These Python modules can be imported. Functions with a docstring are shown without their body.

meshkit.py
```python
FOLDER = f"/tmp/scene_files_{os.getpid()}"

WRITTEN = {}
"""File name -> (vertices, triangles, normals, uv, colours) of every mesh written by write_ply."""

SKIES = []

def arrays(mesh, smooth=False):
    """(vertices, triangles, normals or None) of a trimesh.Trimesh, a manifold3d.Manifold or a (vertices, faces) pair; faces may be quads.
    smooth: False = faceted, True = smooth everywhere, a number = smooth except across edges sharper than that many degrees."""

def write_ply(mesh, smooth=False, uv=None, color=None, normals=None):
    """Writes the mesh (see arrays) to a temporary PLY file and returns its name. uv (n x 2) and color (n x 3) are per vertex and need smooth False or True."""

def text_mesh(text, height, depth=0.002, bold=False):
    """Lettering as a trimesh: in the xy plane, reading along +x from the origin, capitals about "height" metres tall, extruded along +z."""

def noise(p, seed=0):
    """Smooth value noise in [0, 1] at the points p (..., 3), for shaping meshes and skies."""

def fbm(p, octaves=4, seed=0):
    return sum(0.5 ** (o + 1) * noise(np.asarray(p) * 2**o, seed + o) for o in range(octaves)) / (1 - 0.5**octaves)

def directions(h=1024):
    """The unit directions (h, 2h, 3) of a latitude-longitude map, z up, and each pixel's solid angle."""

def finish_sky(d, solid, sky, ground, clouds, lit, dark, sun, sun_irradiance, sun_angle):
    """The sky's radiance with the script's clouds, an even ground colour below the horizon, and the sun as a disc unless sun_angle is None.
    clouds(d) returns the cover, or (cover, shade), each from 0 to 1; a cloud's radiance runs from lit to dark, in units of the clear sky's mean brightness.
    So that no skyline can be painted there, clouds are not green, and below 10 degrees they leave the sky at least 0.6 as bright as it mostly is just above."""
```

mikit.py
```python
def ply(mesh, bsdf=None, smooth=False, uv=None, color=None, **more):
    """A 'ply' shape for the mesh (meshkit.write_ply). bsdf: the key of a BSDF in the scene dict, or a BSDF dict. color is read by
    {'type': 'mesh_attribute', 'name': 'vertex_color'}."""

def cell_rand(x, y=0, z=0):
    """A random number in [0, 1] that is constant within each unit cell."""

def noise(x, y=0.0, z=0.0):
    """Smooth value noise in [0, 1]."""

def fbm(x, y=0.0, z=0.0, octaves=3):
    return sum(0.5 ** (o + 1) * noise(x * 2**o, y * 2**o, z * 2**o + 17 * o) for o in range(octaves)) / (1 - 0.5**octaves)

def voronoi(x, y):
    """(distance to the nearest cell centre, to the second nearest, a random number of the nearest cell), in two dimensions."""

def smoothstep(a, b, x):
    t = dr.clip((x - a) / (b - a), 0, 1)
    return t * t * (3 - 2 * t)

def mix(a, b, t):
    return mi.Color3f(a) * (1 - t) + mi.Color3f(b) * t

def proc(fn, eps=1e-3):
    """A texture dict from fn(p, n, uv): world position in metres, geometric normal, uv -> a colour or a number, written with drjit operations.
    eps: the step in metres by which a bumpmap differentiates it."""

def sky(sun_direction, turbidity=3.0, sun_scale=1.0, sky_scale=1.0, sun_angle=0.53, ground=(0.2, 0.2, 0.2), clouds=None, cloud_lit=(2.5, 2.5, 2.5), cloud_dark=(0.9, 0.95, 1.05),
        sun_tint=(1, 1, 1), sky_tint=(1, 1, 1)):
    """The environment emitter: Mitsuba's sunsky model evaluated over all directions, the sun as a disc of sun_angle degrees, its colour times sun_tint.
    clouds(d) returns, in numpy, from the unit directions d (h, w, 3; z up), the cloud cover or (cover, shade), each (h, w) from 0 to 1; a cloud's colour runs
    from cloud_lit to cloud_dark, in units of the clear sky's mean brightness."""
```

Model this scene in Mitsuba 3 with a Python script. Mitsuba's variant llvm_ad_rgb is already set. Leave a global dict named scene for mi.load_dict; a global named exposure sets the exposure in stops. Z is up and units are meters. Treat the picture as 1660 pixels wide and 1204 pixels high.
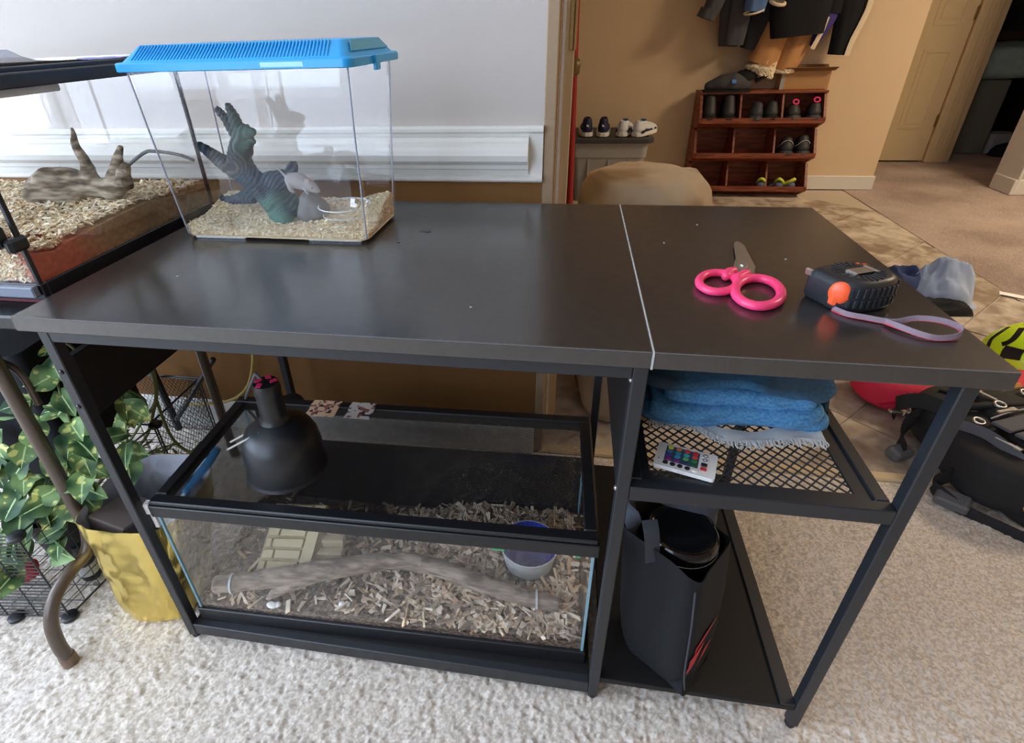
import math, random
import numpy as np, trimesh, manifold3d as m3
import mitsuba as mi, drjit as dr
import meshkit, mikit
from mikit import proc, fbm, noise, smoothstep, mix
from shapely.geometry import Polygon, LineString
from shapely import affinity

T = mi.ScalarTransform4f
scene, labels = {}, {}
rng = np.random.default_rng(7)
random.seed(7)

# ---------------------------------------------------------------- camera, lights, exposure
_yaw, _pitch, _roll = -0.1795, 0.5353, -0.0349
_eye = np.array([0.7388, -0.5413, 1.0679])
_fw = np.array([math.sin(_yaw) * math.cos(_pitch), math.cos(_yaw) * math.cos(_pitch), -math.sin(_pitch)])
_r0 = np.array([math.cos(_yaw), -math.sin(_yaw), 0.0])
_u0 = np.cross(_r0, _fw)
_up = -math.sin(_roll) * _r0 + math.cos(_roll) * _u0
scene['camera'] = {'type': 'perspective', 'fov_axis': 'x', 'fov': math.degrees(2 * math.atan(830 / 877.4752)),
                   'near_clip': 0.02, 'far_clip': 50.0,
                   'principal_point_offset_x': (830 - 770.6745) / 1660, 'principal_point_offset_y': (602 - 565.223) / 1204,
                   'to_world': T().look_at(origin=_eye.tolist(), target=(_eye + _fw).tolist(), up=_up.tolist())}
exposure = 0.0

def window_light(key, loc, facing, w, h, rad):
    loc, facing = np.array(loc, float), np.array(facing, float)
    scene[key] = {'type': 'rectangle', 'to_world': T().look_at(origin=loc.tolist(), target=(loc + facing).tolist(), up=[0, 0, 1]).scale([w / 2, h / 2, 1]),
                  'bsdf': {'type': 'diffuse', 'reflectance': {'type': 'rgb', 'value': [.05, .05, .05]}},
                  'emitter': {'type': 'area', 'radiance': {'type': 'rgb', 'value': list(rad)}}}
# daylight windows of the living room behind and to the left of the photographer, and the glazed front door of the foyer
window_light('window_1__pane', (-1.25, -1.78, 1.42), (0, 1, 0), 2.5, 1.9, (3.5, 4.2, 5.3))
window_light('window_2__pane', (-2.62, -0.72, 1.50), (1, 0, 0), 1.9, 1.8, (7.6, 9.1, 11.4))
# ceiling lamps
def lamp_light(key, loc, r, rad):
    scene[key] = {'type': 'disk', 'to_world': T().look_at(origin=list(loc), target=[loc[0], loc[1], loc[2] - 1], up=[0, 1, 0]).scale([r, r, 1]),
                  'bsdf': {'type': 'diffuse'}, 'emitter': {'type': 'area', 'radiance': {'type': 'rgb', 'value': list(rad)}}}
lamp_light('ceiling_lamp__diffuser', (3.80, 1.95, 2.43), 0.42, (37.0, 29.5, 20.0))

# ---------------------------------------------------------------- materials
def S(r, g, b):
    return [((c / 255 + .055) / 1.055) ** 2.4 if c > 10 else c / 255 / 12.92 for c in (r, g, b)]
def M(name, c, rough=.5, metal=0., spec=.5, **k):
    if not isinstance(c, dict): c = {'type': 'rgb', 'value': list(c)}
    scene['m_' + name] = {'type': 'twosided', 'bsdf': {'type': 'principled', 'base_color': c, 'roughness': rough, 'metallic': metal, 'specular': spec, **k}}
    return 'm_' + name
VC = {'type': 'mesh_attribute', 'name': 'vertex_color'}
M('vcol', VC, .8, spec=.2)
M('vgloss', VC, .4, spec=.5)
M('black_metal', S(34, 36, 40), .42)
M('black_plastic', S(22, 23, 26), .36)
M('black_gloss', S(14, 14, 16), .12)
M('black_cloth', S(27, 28, 31), .85, spec=.25, sheen=.3)
M('black_rubber', S(34, 37, 42), .38, spec=.5)
M('white_paint', S(212, 210, 202), .45)
M('white', S(238, 238, 236), .5)
M('steel', S(190, 188, 182), .28, metal=.9)
M('brass', S(168, 146, 104), .3, metal=.9)
M('tan_paint', S(200, 178, 140), .55)
M('brown_tube', S(88, 76, 66), .32, metal=.25)
M('red', S(196, 34, 58), .75, sheen=.3)
M('dark_red', S(120, 28, 34), .5)
M('grey_plastic', S(160, 160, 158), .5)
M('grey_cloth', S(74, 76, 82), .85, sheen=.3)
M('glass', (0, 0, 0)); scene['m_glass'] = {'type': 'thindielectric', 'int_ior': 1.5}
M('clear', (0, 0, 0)); scene['m_clear'] = {'type': 'thindielectric', 'int_ior': 1.45}
M('glass_edge', S(120, 160, 175), .15)

# ---------------------------------------------------------------- mesh helpers
def box(x0, x1, y0, y1, z0, z1, c=0.0):
    lo, hi = np.array([x0, y0, z0], float), np.array([x1, y1, z1], float)
    c = min(c, .45 * (hi - lo).min())
    if c <= 0:
        b = trimesh.creation.box(extents=hi - lo); b.apply_translation((lo + hi) / 2); return b
    pts = []
    for sx in (0, 1):
        for sy in (0, 1):
            for sz in (0, 1):
                p = np.where([sx, sy, sz], hi, lo); d = np.where([sx, sy, sz], -c, c)
                for k in range(3):
                    q = p + d; q[k] = p[k]; pts.append(q)
    return trimesh.convex.convex_hull(np.array(pts))
def merge(ms): return trimesh.util.concatenate([x for x in ms if x is not None])
def mv(m, loc=(0, 0, 0), rz=0., rx=0., ry=0., s=None):
    m = m.copy()
    if s is not None: m.apply_scale(s)
    for a, ax in ((rx, [1, 0, 0]), (ry, [0, 1, 0]), (rz, [0, 0, 1])):
        if a: m.apply_transform(trimesh.transformations.rotation_matrix(math.radians(a), ax))
    m.apply_translation(loc); return m
def spline(pts, n=8):
    p = np.array(pts, float); p = np.vstack([2 * p[0] - p[1], p, 2 * p[-1] - p[-2]]); out = []
    for i in range(1, len(p) - 2):
        for t in np.linspace(0, 1, n, endpoint=False):
            out.append(.5 * (2 * p[i] + (p[i + 1] - p[i - 1]) * t + (2 * p[i - 1] - 5 * p[i] + 4 * p[i + 1] - p[i + 2]) * t * t + (3 * p[i] - p[i - 1] - 3 * p[i + 1] + p[i + 2]) * t ** 3))
    return np.vstack([out, p[-2]])
def frames(p):
    t = np.gradient(p, axis=0); t /= np.linalg.norm(t, axis=1, keepdims=True) + 1e-12
    n = np.cross(t[0], [0, 0, 1.]); n = np.cross(t[0], [1., 0, 0]) if np.linalg.norm(n) < .1 else n
    N = []
    for k in t:
        n = n - k * (n @ k); n /= np.linalg.norm(n); N.append(n)
    N = np.array(N); return t, N, np.cross(t, N)
def loft(rings, cap=True):
    R = np.array(rings); m, n = R.shape[:2]; v = R.reshape(-1, 3); f = []
    i, j = np.meshgrid(np.arange(m - 1), np.arange(n), indexing='ij'); a = i * n + j; b = i * n + (j + 1) % n
    f = np.concatenate([np.stack([a, b, b + n], -1).reshape(-1, 3), np.stack([a, b + n, a + n], -1).reshape(-1, 3)])
    if cap:
        k = len(v); v = np.vstack([v, R[0].mean(0), R[-1].mean(0)]); j = np.arange(n)
        f = np.vstack([f, np.stack([(j + 1) % n, j, j * 0 + k], -1), np.stack([(m - 1) * n + j, (m - 1) * n + (j + 1) % n, j * 0 + k + 1], -1)])
    return trimesh.Trimesh(v, f, process=False)
def tube(pts, r, n=8, sm=8, flat=None):
    p = spline(pts, sm) if sm else np.array(pts, float)
    r = np.interp(np.linspace(0, 1, len(p)), np.linspace(0, 1, len(np.atleast_1d(r))), np.atleast_1d(r)) if np.ndim(r) else np.full(len(p), r)
    t, N, B_ = frames(p); a = np.arange(n) / n * 2 * np.pi
    fl = 1. if flat is None else flat
    return loft([p[i] + r[i] * (np.cos(a)[:, None] * N[i] + fl * np.sin(a)[:, None] * B_[i]) for i in range(len(p))])
def ribbon(pts, w, th, wide=(0, 0, 1), sm=8):
    p = spline(pts, sm) if sm else np.array(pts, float)
    t = np.gradient(p, axis=0); t /= np.linalg.norm(t, axis=1, keepdims=True)
    W = np.broadcast_to(np.array(wide, float), p.shape); W = W - t * (W * t).sum(1, keepdims=True); W = W / np.linalg.norm(W, axis=1, keepdims=True); N = np.cross(t, W)
    return loft([[p[i] + sw * W[i] * w / 2 + sn * N[i] * th / 2 for sw, sn in ((1, 1), (-1, 1), (-1, -1), (1, -1))] for i in range(len(p))])
def lathe(prof, n=32): return trimesh.creation.revolve(np.array(prof, float), sections=n)
def sheet(P, th):
    """solid of the grid P (h, w, 3), thickness th below its normals"""
    h, w = P.shape[:2]; nu, nv = np.gradient(P, axis=1), np.gradient(P, axis=0); N = np.cross(nu, nv); N /= np.linalg.norm(N, axis=-1, keepdims=True) + 1e-12
    v = np.vstack([P.reshape(-1, 3), (P - N * th).reshape(-1, 3)]); k = h * w
    i, j = np.meshgrid(np.arange(h - 1), np.arange(w - 1), indexing='ij'); a = (i * w + j).ravel()
    q = np.stack([a, a + 1, a + w + 1, a + w], -1)
    rim = list(range(w)) + [w * r + w - 1 for r in range(1, h)] + list(range(k - 2, k - w - 1, -1)) + [w * r for r in range(h - 2, 0, -1)]
    rim = np.array(rim); nx = np.roll(rim, -1)
    q = np.vstack([q, q[:, ::-1] + k, np.stack([rim, rim + k, nx + k, nx], -1)])
    return trimesh.Trimesh(v, np.vstack([q[:, [0, 1, 2]], q[:, [0, 2, 3]]]), process=False)
def ext(poly, h, eng='earcut'):
    if not isinstance(poly, Polygon): poly = Polygon(poly)
    return trimesh.creation.extrude_polygon(poly, h, engine=eng)
def stand(m, origin, xdir, ydir):
    """place a mesh drawn in the xy plane (extruded z) with its axes along xdir, ydir, xdir x ydir"""
    X, Y = np.array(xdir, float), np.array(ydir, float); X /= np.linalg.norm(X); Y = Y - X * (X @ Y); Y /= np.linalg.norm(Y)
    A = np.eye(4); A[:3, 0], A[:3, 1], A[:3, 2], A[:3, 3] = X, Y, np.cross(X, Y), origin
    m = m.copy(); m.apply_transform(A); return m
def blob(chains, edge=.01, it=12):
    """one smooth body: hulls of the spheres (x, y, z, r) along each chain, joined, refined and smoothed"""
    tot = None
    for ch in chains:
        sp = [m3.Manifold.sphere(q[3], 16).translate(q[:3]) for q in ch]
        parts = [m3.Manifold.batch_hull([sp[i], sp[i + 1]]) for i in range(len(sp) - 1)] or sp
        for q in parts: tot = q if tot is None else tot + q
    mm = tot.refine_to_length(edge).to_mesh()
    t = trimesh.Trimesh(mm.vert_properties[:, :3], mm.tri_verts, process=True)
    trimesh.smoothing.filter_taubin(t, iterations=it); return t
def bump(m, amp, freq, seed=0, oct=3):
    m = m.copy(); n = m.vertex_normals
    m.vertices = m.vertices + n * ((meshkit.fbm(m.vertices * freq, oct, seed) - .5) * 2 * amp)[:, None]; return m
def uvsphere(c, r, n=16):
    s = trimesh.creation.icosphere(subdivisions=2 if n <= 16 else 3, radius=1.); s.apply_scale(r); s.apply_translation(c); return s
def P(key, mesh, mat, smooth=False, label=None, cat=None, group=None, kind=None, **kw):
    base, i = key, 0
    while key in scene:
        i += 1; key = f'{base}_{i:03d}'
    if isinstance(mesh, dict): scene[key] = mesh
    else: scene[key] = mikit.ply(mesh, 'm_' + mat, smooth=smooth, **kw)
    L(key, label, cat, group, kind); return key
def L(key, label=None, cat=None, group=None, kind=None):
    d = {k: v for k, v in (('label', label), ('category', cat), ('group', group), ('kind', kind)) if v}
    if d: labels.setdefault(key, {}).update(d)
    return key
def tinted(mesh, cols):
    """per-piece colours: list of meshes, list of colours -> mesh, colour array"""
    return merge(mesh), np.vstack([np.tile(c, (len(m.vertices), 1)) for m, c in zip(mesh, cols)])
# ---------------------------------------------------------------- the room
def carpet_col(p, n, uv):
    a = fbm(p.x * 260, p.y * 260, 0, 2); b = fbm(p.x * 5, p.y * 5, 3, 2)
    return mix(S(182, 170, 155), S(220, 211, 200), smoothstep(.2, .8, a * .8 + b * .2))
M('carpet', proc(carpet_col), .95, spec=.1, sheen=.3)
def hall_col(p, n, uv):
    a = fbm(p.x * 260, p.y * 260, 0, 2); b = fbm(p.x * 4, p.y * 4, 3, 3)
    return mix(S(126, 110, 102), S(172, 156, 146), smoothstep(.2, .8, a * .5 + b * .5))
M('hall_carpet', proc(hall_col), .95, spec=.1, sheen=.3)
def tile_col(p, n, uv):
    w = fbm(p.x * 4 + 2 * fbm(p.x * 6, p.y * 6, 2, 2), p.y * 4, 1, 4) + .55 * fbm(p.x * 26, p.y * 26, 5, 3)
    return mix(S(134, 116, 98), S(194, 182, 166), smoothstep(.45, 1.05, w))
M('tile', proc(tile_col), .42)
M('grout', S(176, 164, 146), .9)
M('upper_wall', S(186, 178, 170), .8, spec=.2)
M('lower_wall', S(122, 86, 48), .8, spec=.2)
M('knob_brass', S(120, 106, 80), .35, metal=.8)
M('foyer_wall', S(214, 190, 156), .8, spec=.2)
M('ceiling', S(236, 234, 230), .9)
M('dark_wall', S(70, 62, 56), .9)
def struct(k, m, mat, **kw): return P(k, m, mat, kind='structure', **kw)
struct('floor', merge([box(-2.7, 5.6, -1.9, 6.3, -.08, -.030)]), 'grout')
# carpet near the camera: real relief
gx, gy = np.meshgrid(np.linspace(-.75, 2.25, 760), np.linspace(-.62, .672, 328))
q = np.stack([gx * 150 + gy * 60, gy * 150 - gx * 60, gx * 11], -1)
hz = .0048 * (meshkit.fbm(q, 2, 3) - .5) * 2 + .0014 * (meshkit.fbm(q * .25, 2, 9) - .5) * 2
edge = np.minimum.reduce([gx + .75, 2.25 - gx, gy + .62, .672 - gy]); hz = np.where(edge < .012, -.002, hz)
sk = sheet(np.stack([gx, gy, hz], -1), .012)
P('floor__carpet', sk, 'carpet', smooth=True)
P('floor__carpet', merge([box(-2.7, -.75, -1.86, .672, -.02, -.001), box(2.25, 5.6, -1.86, .672, -.02, -.001), box(-.75, 2.25, -1.86, -.62, -.02, -.001),
    ]), 'carpet')
P('floor__hall_carpet', box(2.66, 5.6, .672, 6.3, -.02, -.001), 'hall_carpet')
P('floor__grout', box(.2, 2.66, .70, 3.74, -.03, -.006), 'grout')
P('floor__threshold', box(.69, 2.66, .672, .705, -.02, .006, .004), 'tan_paint', label='tan threshold strip between carpet and foyer tiles')
s_ = .46; area = Polygon([(.2, .707), (2.655, .707), (2.655, 3.74), (.2, 3.74)])
for i in range(-1, 7):
    for j in range(-5, 8):
        c = np.array([.98, .62]) + s_ * (np.array([.7071, .7071]) * i + np.array([-.7071, .7071]) * j)
        d = (s_ / 2 - .003) * 1.41421
        g = Polygon([(c[0] + d, c[1]), (c[0], c[1] + d), (c[0] - d, c[1]), (c[0], c[1] - d)]).intersection(area)
        if g.is_empty or g.geom_type != 'Polygon' or g.area < .004: continue
        P('floor__tile', mv(ext(g, .008), (0, 0, -.008 + .0012 * ((i * 5 + j * 3) % 3 - 1))), 'tile')
# left wall (behind the desk): two paints, backing board and moulding, baseboard
struct('wall_back', box(-2.7, .680, .677, .795, 0, 2.6), 'upper_wall')
P('wall_back__lower_paint', box(-2.7, .679, .6745, .678, .09, .776), 'lower_wall')
def prof_x(pts, x0, x1): return stand(ext(Polygon(pts), x1 - x0), (x0, 0, 0), (0, 1, 0), (0, 0, 1))
struct('trim_1', prof_x([(.678, .774), (.662, .774), (.659, .778), (.659, .783), (.664, .786), (.668, .787), (.668, .873), (.664, .875), (.659, .878), (.659, .884), (.662, .888), (.678, .888)], -2.7, .680), 'white_paint')
P('trim_1__moulding', prof_x([(.669, .790), (.664, .790), (.661, .800), (.655, .803), (.654, .812), (.645, .815), (.638, .822), (.636, .834), (.640, .843), (.646, .850), (.648, .856), (.658, .859), (.662, .866), (.669, .868)], -2.7, .650), 'white_paint')
struct('baseboard_back', prof_x([(.678, 0), (.660, 0), (.660, .07), (.664, .085), (.668, .09), (.678, .1)], -2.7, .680), 'white_paint')
# end of that wall: jamb, door standing open edge-on
M('jamb_tan', S(150, 126, 98), .6)
struct('trim_2', merge([box(.680, .704, .674, .800, 0, 2.05, .002), box(.704, .7055, .700, .79, 0, 2.05)]), 'jamb_tan')
def da(m):
    q = mv(m, (-.7080, -.806, 0)); return mv(q, (.7080, .806, 0), rz=2.2)
struct('door_1', da(box(.7085, .7345, .81, 1.60, .01, 2.04, .002)), 'tan_paint', label='tan painted door standing open edge-on at the wall end')
P('door_1__edge', da(box(.7060, .7130, .8040, .8110, .01, 2.04)), 'white', label='white strip down the door edge')  # narrow white strip set on the near door edge
for hz_ in (.30, 1.065, 1.83):
    P('door_1__hinge', da(merge([box(.7215, .7330, .8075, .8105, hz_ - .045, hz_ + .045, .001), mv(trimesh.creation.cylinder(.004, .09, sections=10), (.7335, .806, hz_))])), 'brass', label='brass hinge')
P('door_1__knob', da(mv(lathe([(0, 0), (.024, 0), (.025, .006), (.010, .010), (.010, .018), (.024, .024), (.028, .034), (.022, .044), (0, .047)], 20), (.7345, 1.53, .945), ry=90)), 'knob_brass', smooth=40, label='round brass knob')
# far wall of the foyer with its corner, baseboard, the recess and the closet door
struct('wall_far', box(-2.7, 2.83, 3.715, 3.83, 0, 2.6), 'foyer_wall')
struct('wall_recess', box(2.72, 2.83, 3.83, 4.64, 0, 2.6), 'foyer_wall')
struct('baseboard_far', merge([box(-2.7, 2.842, 3.700, 3.716, 0, .095, .004), box(2.829, 2.842, 3.70, 4.63, 0, .095, .004)]), 'white_paint')
struct('wall_hall', merge([box(2.83, 2.92, 4.635, 4.75, 0, 2.6), box(2.92, 3.79, 4.635, 4.75, 2.05, 2.6), box(3.60, 3.76, 4.66, 4.75, 0, 2.6)]), 'foyer_wall')
struct('trim_3', merge([box(3.605, 3.66, 4.598, 4.64, 0, 2.1, .004), box(3.66, 3.70, 4.606, 4.64, 0, 2.1, .003), box(3.70, 3.745, 4.598, 4.76, 0, 2.1, .004), box(3.745, 3.79, 4.61, 4.76, 0, 2.1, .003)]), 'tan_paint')
struct('door_2', box(2.93, 3.60, 4.625, 4.66, .012, 2.04, .002), 'tan_paint', label='tan six-panel closet door in the recess')
for (x0, x1) in ((3.02, 3.215), (3.335, 3.53)):
    for z0, z1 in ((.26, .82), (.98, 1.55)):
        fr = Polygon([(x0, z0), (x1, z0), (x1, z1), (x0, z1)]); ins = fr.buffer(-.022, join_style=2); pan = fr.buffer(-.035, join_style=2)
        P('door_2__panel', merge([stand(ext(fr.difference(ins), .007), (0, 4.627, 0), (1, 0, 0), (0, 0, 1)), stand(ext(pan, .006), (0, 4.627, 0), (1, 0, 0), (0, 0, 1))]), 'tan_paint')
for hz_ in (.32, 1.05, 1.8):
    P('door_2__hinge', box(3.588, 3.603, 4.615, 4.63, hz_ - .045, hz_ + .045, .002), 'brass', label='dull metal hinge')
# white wall end at the right edge of the hall and the dark bedroom beyond
struct('wall_right', merge([box(3.66, 5.6, 3.62, 3.80, 0, 2.6)]), 'upper_wall')
struct('trim_4', merge([box(3.645, 3.662, 3.60, 3.83, 0, 2.1, .004)]), 'white_paint')
struct('baseboard_right', merge([box(3.640, 5.6, 3.605, 3.621, 0, .10, .004), box(3.632, 3.648, 3.60, 3.815, 0, .10, .004)]), 'white_paint')
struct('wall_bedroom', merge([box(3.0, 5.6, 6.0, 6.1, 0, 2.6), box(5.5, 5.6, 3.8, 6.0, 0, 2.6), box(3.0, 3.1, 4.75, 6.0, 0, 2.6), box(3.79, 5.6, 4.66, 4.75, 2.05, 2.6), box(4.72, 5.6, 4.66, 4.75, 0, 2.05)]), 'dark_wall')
# the parts of the room behind the camera
def holed(x0, x1, z0, z1, hx0, hx1, hz0, hz1, org, xd):
    g = Polygon([(x0, z0), (x1, z0), (x1, z1), (x0, z1)], [[(hx0, hz0), (hx1, hz0), (hx1, hz1), (hx0, hz1)]])
    return stand(ext(g, .1), org, xd, (0, 0, 1))
struct('wall_front', holed(-2.7, 5.6, 0, 2.6, -2.5, 0, .47, 2.37, (0, -1.77, 0), (1, 0, 0)), 'upper_wall')
struct('wall_left', holed(-1.86, 6.1, 0, 2.6, -1.67, .23, .60, 2.40, (-2.7, 0, 0), (0, 1, 0)), 'upper_wall')
struct('wall_east', merge([box(5.6, 5.7, -1.9, 6.1, 0, 2.6)]), 'foyer_wall')
struct('ceiling', box(-2.7, 5.7, -1.9, 6.1, 2.6, 2.7), 'ceiling')
L('window_1', kind='structure'); L('window_2', kind='structure')
P('window_1__frame', merge([box(-2.55, .05, -1.765, -1.72, z, z + .06) for z in (.41, 2.37)] + [box(x, x + .05, -1.765, -1.73, .47, 2.37) for x in (-2.55, -1.275, .0)]), 'white')
P('window_2__frame', merge([box(-2.60, -2.56, -1.72, .28, z, z + .06) for z in (.54, 2.40)] + [box(-2.60, -2.57, y, y + .05, .60, 2.40) for y in (-1.72, -.745, .23)]), 'white')
P('ceiling_lamp__base', mv(trimesh.creation.cylinder(.44, .15, sections=40), (3.80, 1.95, 2.525)), 'white')
L('ceiling_lamp', 'round white ceiling lamp in the hall', 'lamp')
# ---------------------------------------------------------------- desk
def desk_col(p, n, uv):
    a = fbm(p.x * 90, p.y * 90, 2, 2)
    return mix(S(30, 29, 29), S(37, 35, 34), a)
M('desk_top', proc(desk_col), .22, spec=1.0, clearcoat=1.0, clearcoat_gloss=.85)
M('chip', S(168, 167, 166), .7)
M('shelf_black', S(24, 23, 23), .55, spec=.3)
L('desk', 'long black two-bay desk with metal legs and lower shelves', 'desk')
SX, DW, DD, TZ = .8430, 1.2040, .5858, .75
P('desk__top', box(0, SX - .0008, 0, DD, .7275, TZ, .0012), 'desk_top', smooth=20)
P('desk__top', box(SX + .0008, DW, 0, DD, .7275, TZ, .0012), 'desk_top', smooth=20)
P('desk__edge_strip', merge([box(SX - .0009, SX + .0009, -.0006, DD, .7485, TZ + .0003), box(SX - .0012, SX + .0012, -.0008, .002, .7275, TZ)]), 'chip', label='pale chipped seam between the two tops')
M('worn_edge_glint', S(92, 92, 95), .5)  # pale strip: worn edge together with its highlight put into the colour
P('desk__worn_edge_glint', merge([box(.002, SX - .002, -.0003, .0007, .7493, .7503), box(SX + .002, DW - .002, -.0003, .0007, .7493, .7503)]), 'worn_edge_glint', label='pale worn front edge with its highlight in the colour')
lw = .0175
for x in (.0187, .8250, 1.1835 - lw):
    for y in (.0098, .5500):
        leg = box(x, x + lw, y, y + .0185, .008, .7275, .0015)
        k = P('desk__leg', leg, 'black_metal', smooth=20)
        P(k + '__foot', mv(lathe([(0, 0), (.0075, 0), (.0085, .002), (.0085, .009), (0, .009)], 12), (x + lw / 2, y + .00925, -.003)), 'black_plastic')
P('desk__apron', box(.0362, .8250, .010, .028, .706, .7275, .0015), 'black_metal')
P('desk__apron', box(.0362, .8250, .550, .568, .706, .7275, .0015), 'black_metal')
for x in (.0187, .8250, 1.1660): P('desk__side_rail', box(x, x + lw, .0283, .55, .709, .7275, .0015), 'black_metal')
P('desk__side_panel', box(.0215, .0355, .0285, .5498, .566, .672, .001), 'shelf_black')
P('desk__side_panel', box(.8290, .8420, .0285, .5498, .495, .700, .001), 'shelf_black')
# lower left shelf
P('desk__shelf', box(.0362, .8250, .0280, .568, .030, .0445, .001), 'shelf_black', smooth=20)
P('desk__shelf_rail', box(.0362, .8250, .0110, .0280, .014, .0455, .0015), 'black_metal')
P('desk__shelf_rail', box(.0362, .8250, .5685, .580, .014, .0455, .0015), 'black_metal')
# lower right shelf
P('desk__shelf', box(.8426, 1.1659, .0120, .565, .053, .0655, .001), 'shelf_black', smooth=20)
P('desk__shelf_border', box(1.142, 1.1659, .0125, .565, .0656, .070, .001), 'black_metal')
# mesh shelf
mf = [box(.8426, 1.1659, .0100, .0285, .509, .5335, .0015), box(.8426, 1.1659, .5495, .568, .509, .5335, .0015), box(.8426, .8600, .0286, .5494, .509, .5335, .0015), box(1.1480, 1.1659, .0286, .5494, .509, .5335, .0015),
      box(1.1290, 1.1479, .0287, .5493, .526, .530), box(.8601, .872, .0287, .5493, .526, .530), box(.8721, 1.1289, .0287, .040, .526, .530), box(.8721, 1.1289, .538, .5493, .526, .530)]
mk = P('desk__mesh_shelf', merge(mf), 'black_metal')
dx, dy, strands = .0165, .0085, []
x0, x1, y0, y1 = .868, 1.133, .036, .543
def bar(a, b, w, z0=.5265, h=.0016):
    d = np.array([b[0] - a[0], b[1] - a[1]]); l = np.hypot(*d); m = trimesh.creation.box(extents=(l + .0008, w, h)); m.apply_transform(trimesh.transformations.rotation_matrix(math.atan2(d[1], d[0]), [0, 0, 1])); m.apply_translation(((a[0] + b[0]) / 2, (a[1] + b[1]) / 2, z0)); return m
nr = int((y1 - y0) / dy)
one = [bar((0, 0), (dx / 2, dy), .0019), bar((dx / 2, dy), (dx, 0), .0019)]
cell = merge(one); cv, cf = np.array(cell.vertices), np.array(cell.faces); vs, fs = [], []
cnt = 0
for r in range(0, nr):
    for c in range(int((x1 - x0) / dx)):
        up = r % 2
        v = cv.copy()
        if up: v[:, 1] = dy - v[:, 1]
        vs.append(v + [x0 + c * dx, y0 + r * dy, 0]); fs.append((cf[:, ::-1] if up else cf) + cnt); cnt += len(cv)
P(mk + '__mesh', trimesh.Trimesh(np.vstack(vs), np.vstack(fs), process=False), 'black_metal', label='expanded metal mesh')
bolt = lathe([(0, .0025), (.002, .0025), (.0035, .0015), (.004, 0), (0, 0)], 12)
for x, z in ((.0274, .656), (.0274, .594)):
    P('desk__bolt', mv(bolt, (x, .0098, z), rx=90), 'black_gloss')
for z in (.522, .700, .03):
    P('desk__bolt', mv(bolt, (.8250, .019, z), ry=-90), 'steel')
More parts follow.
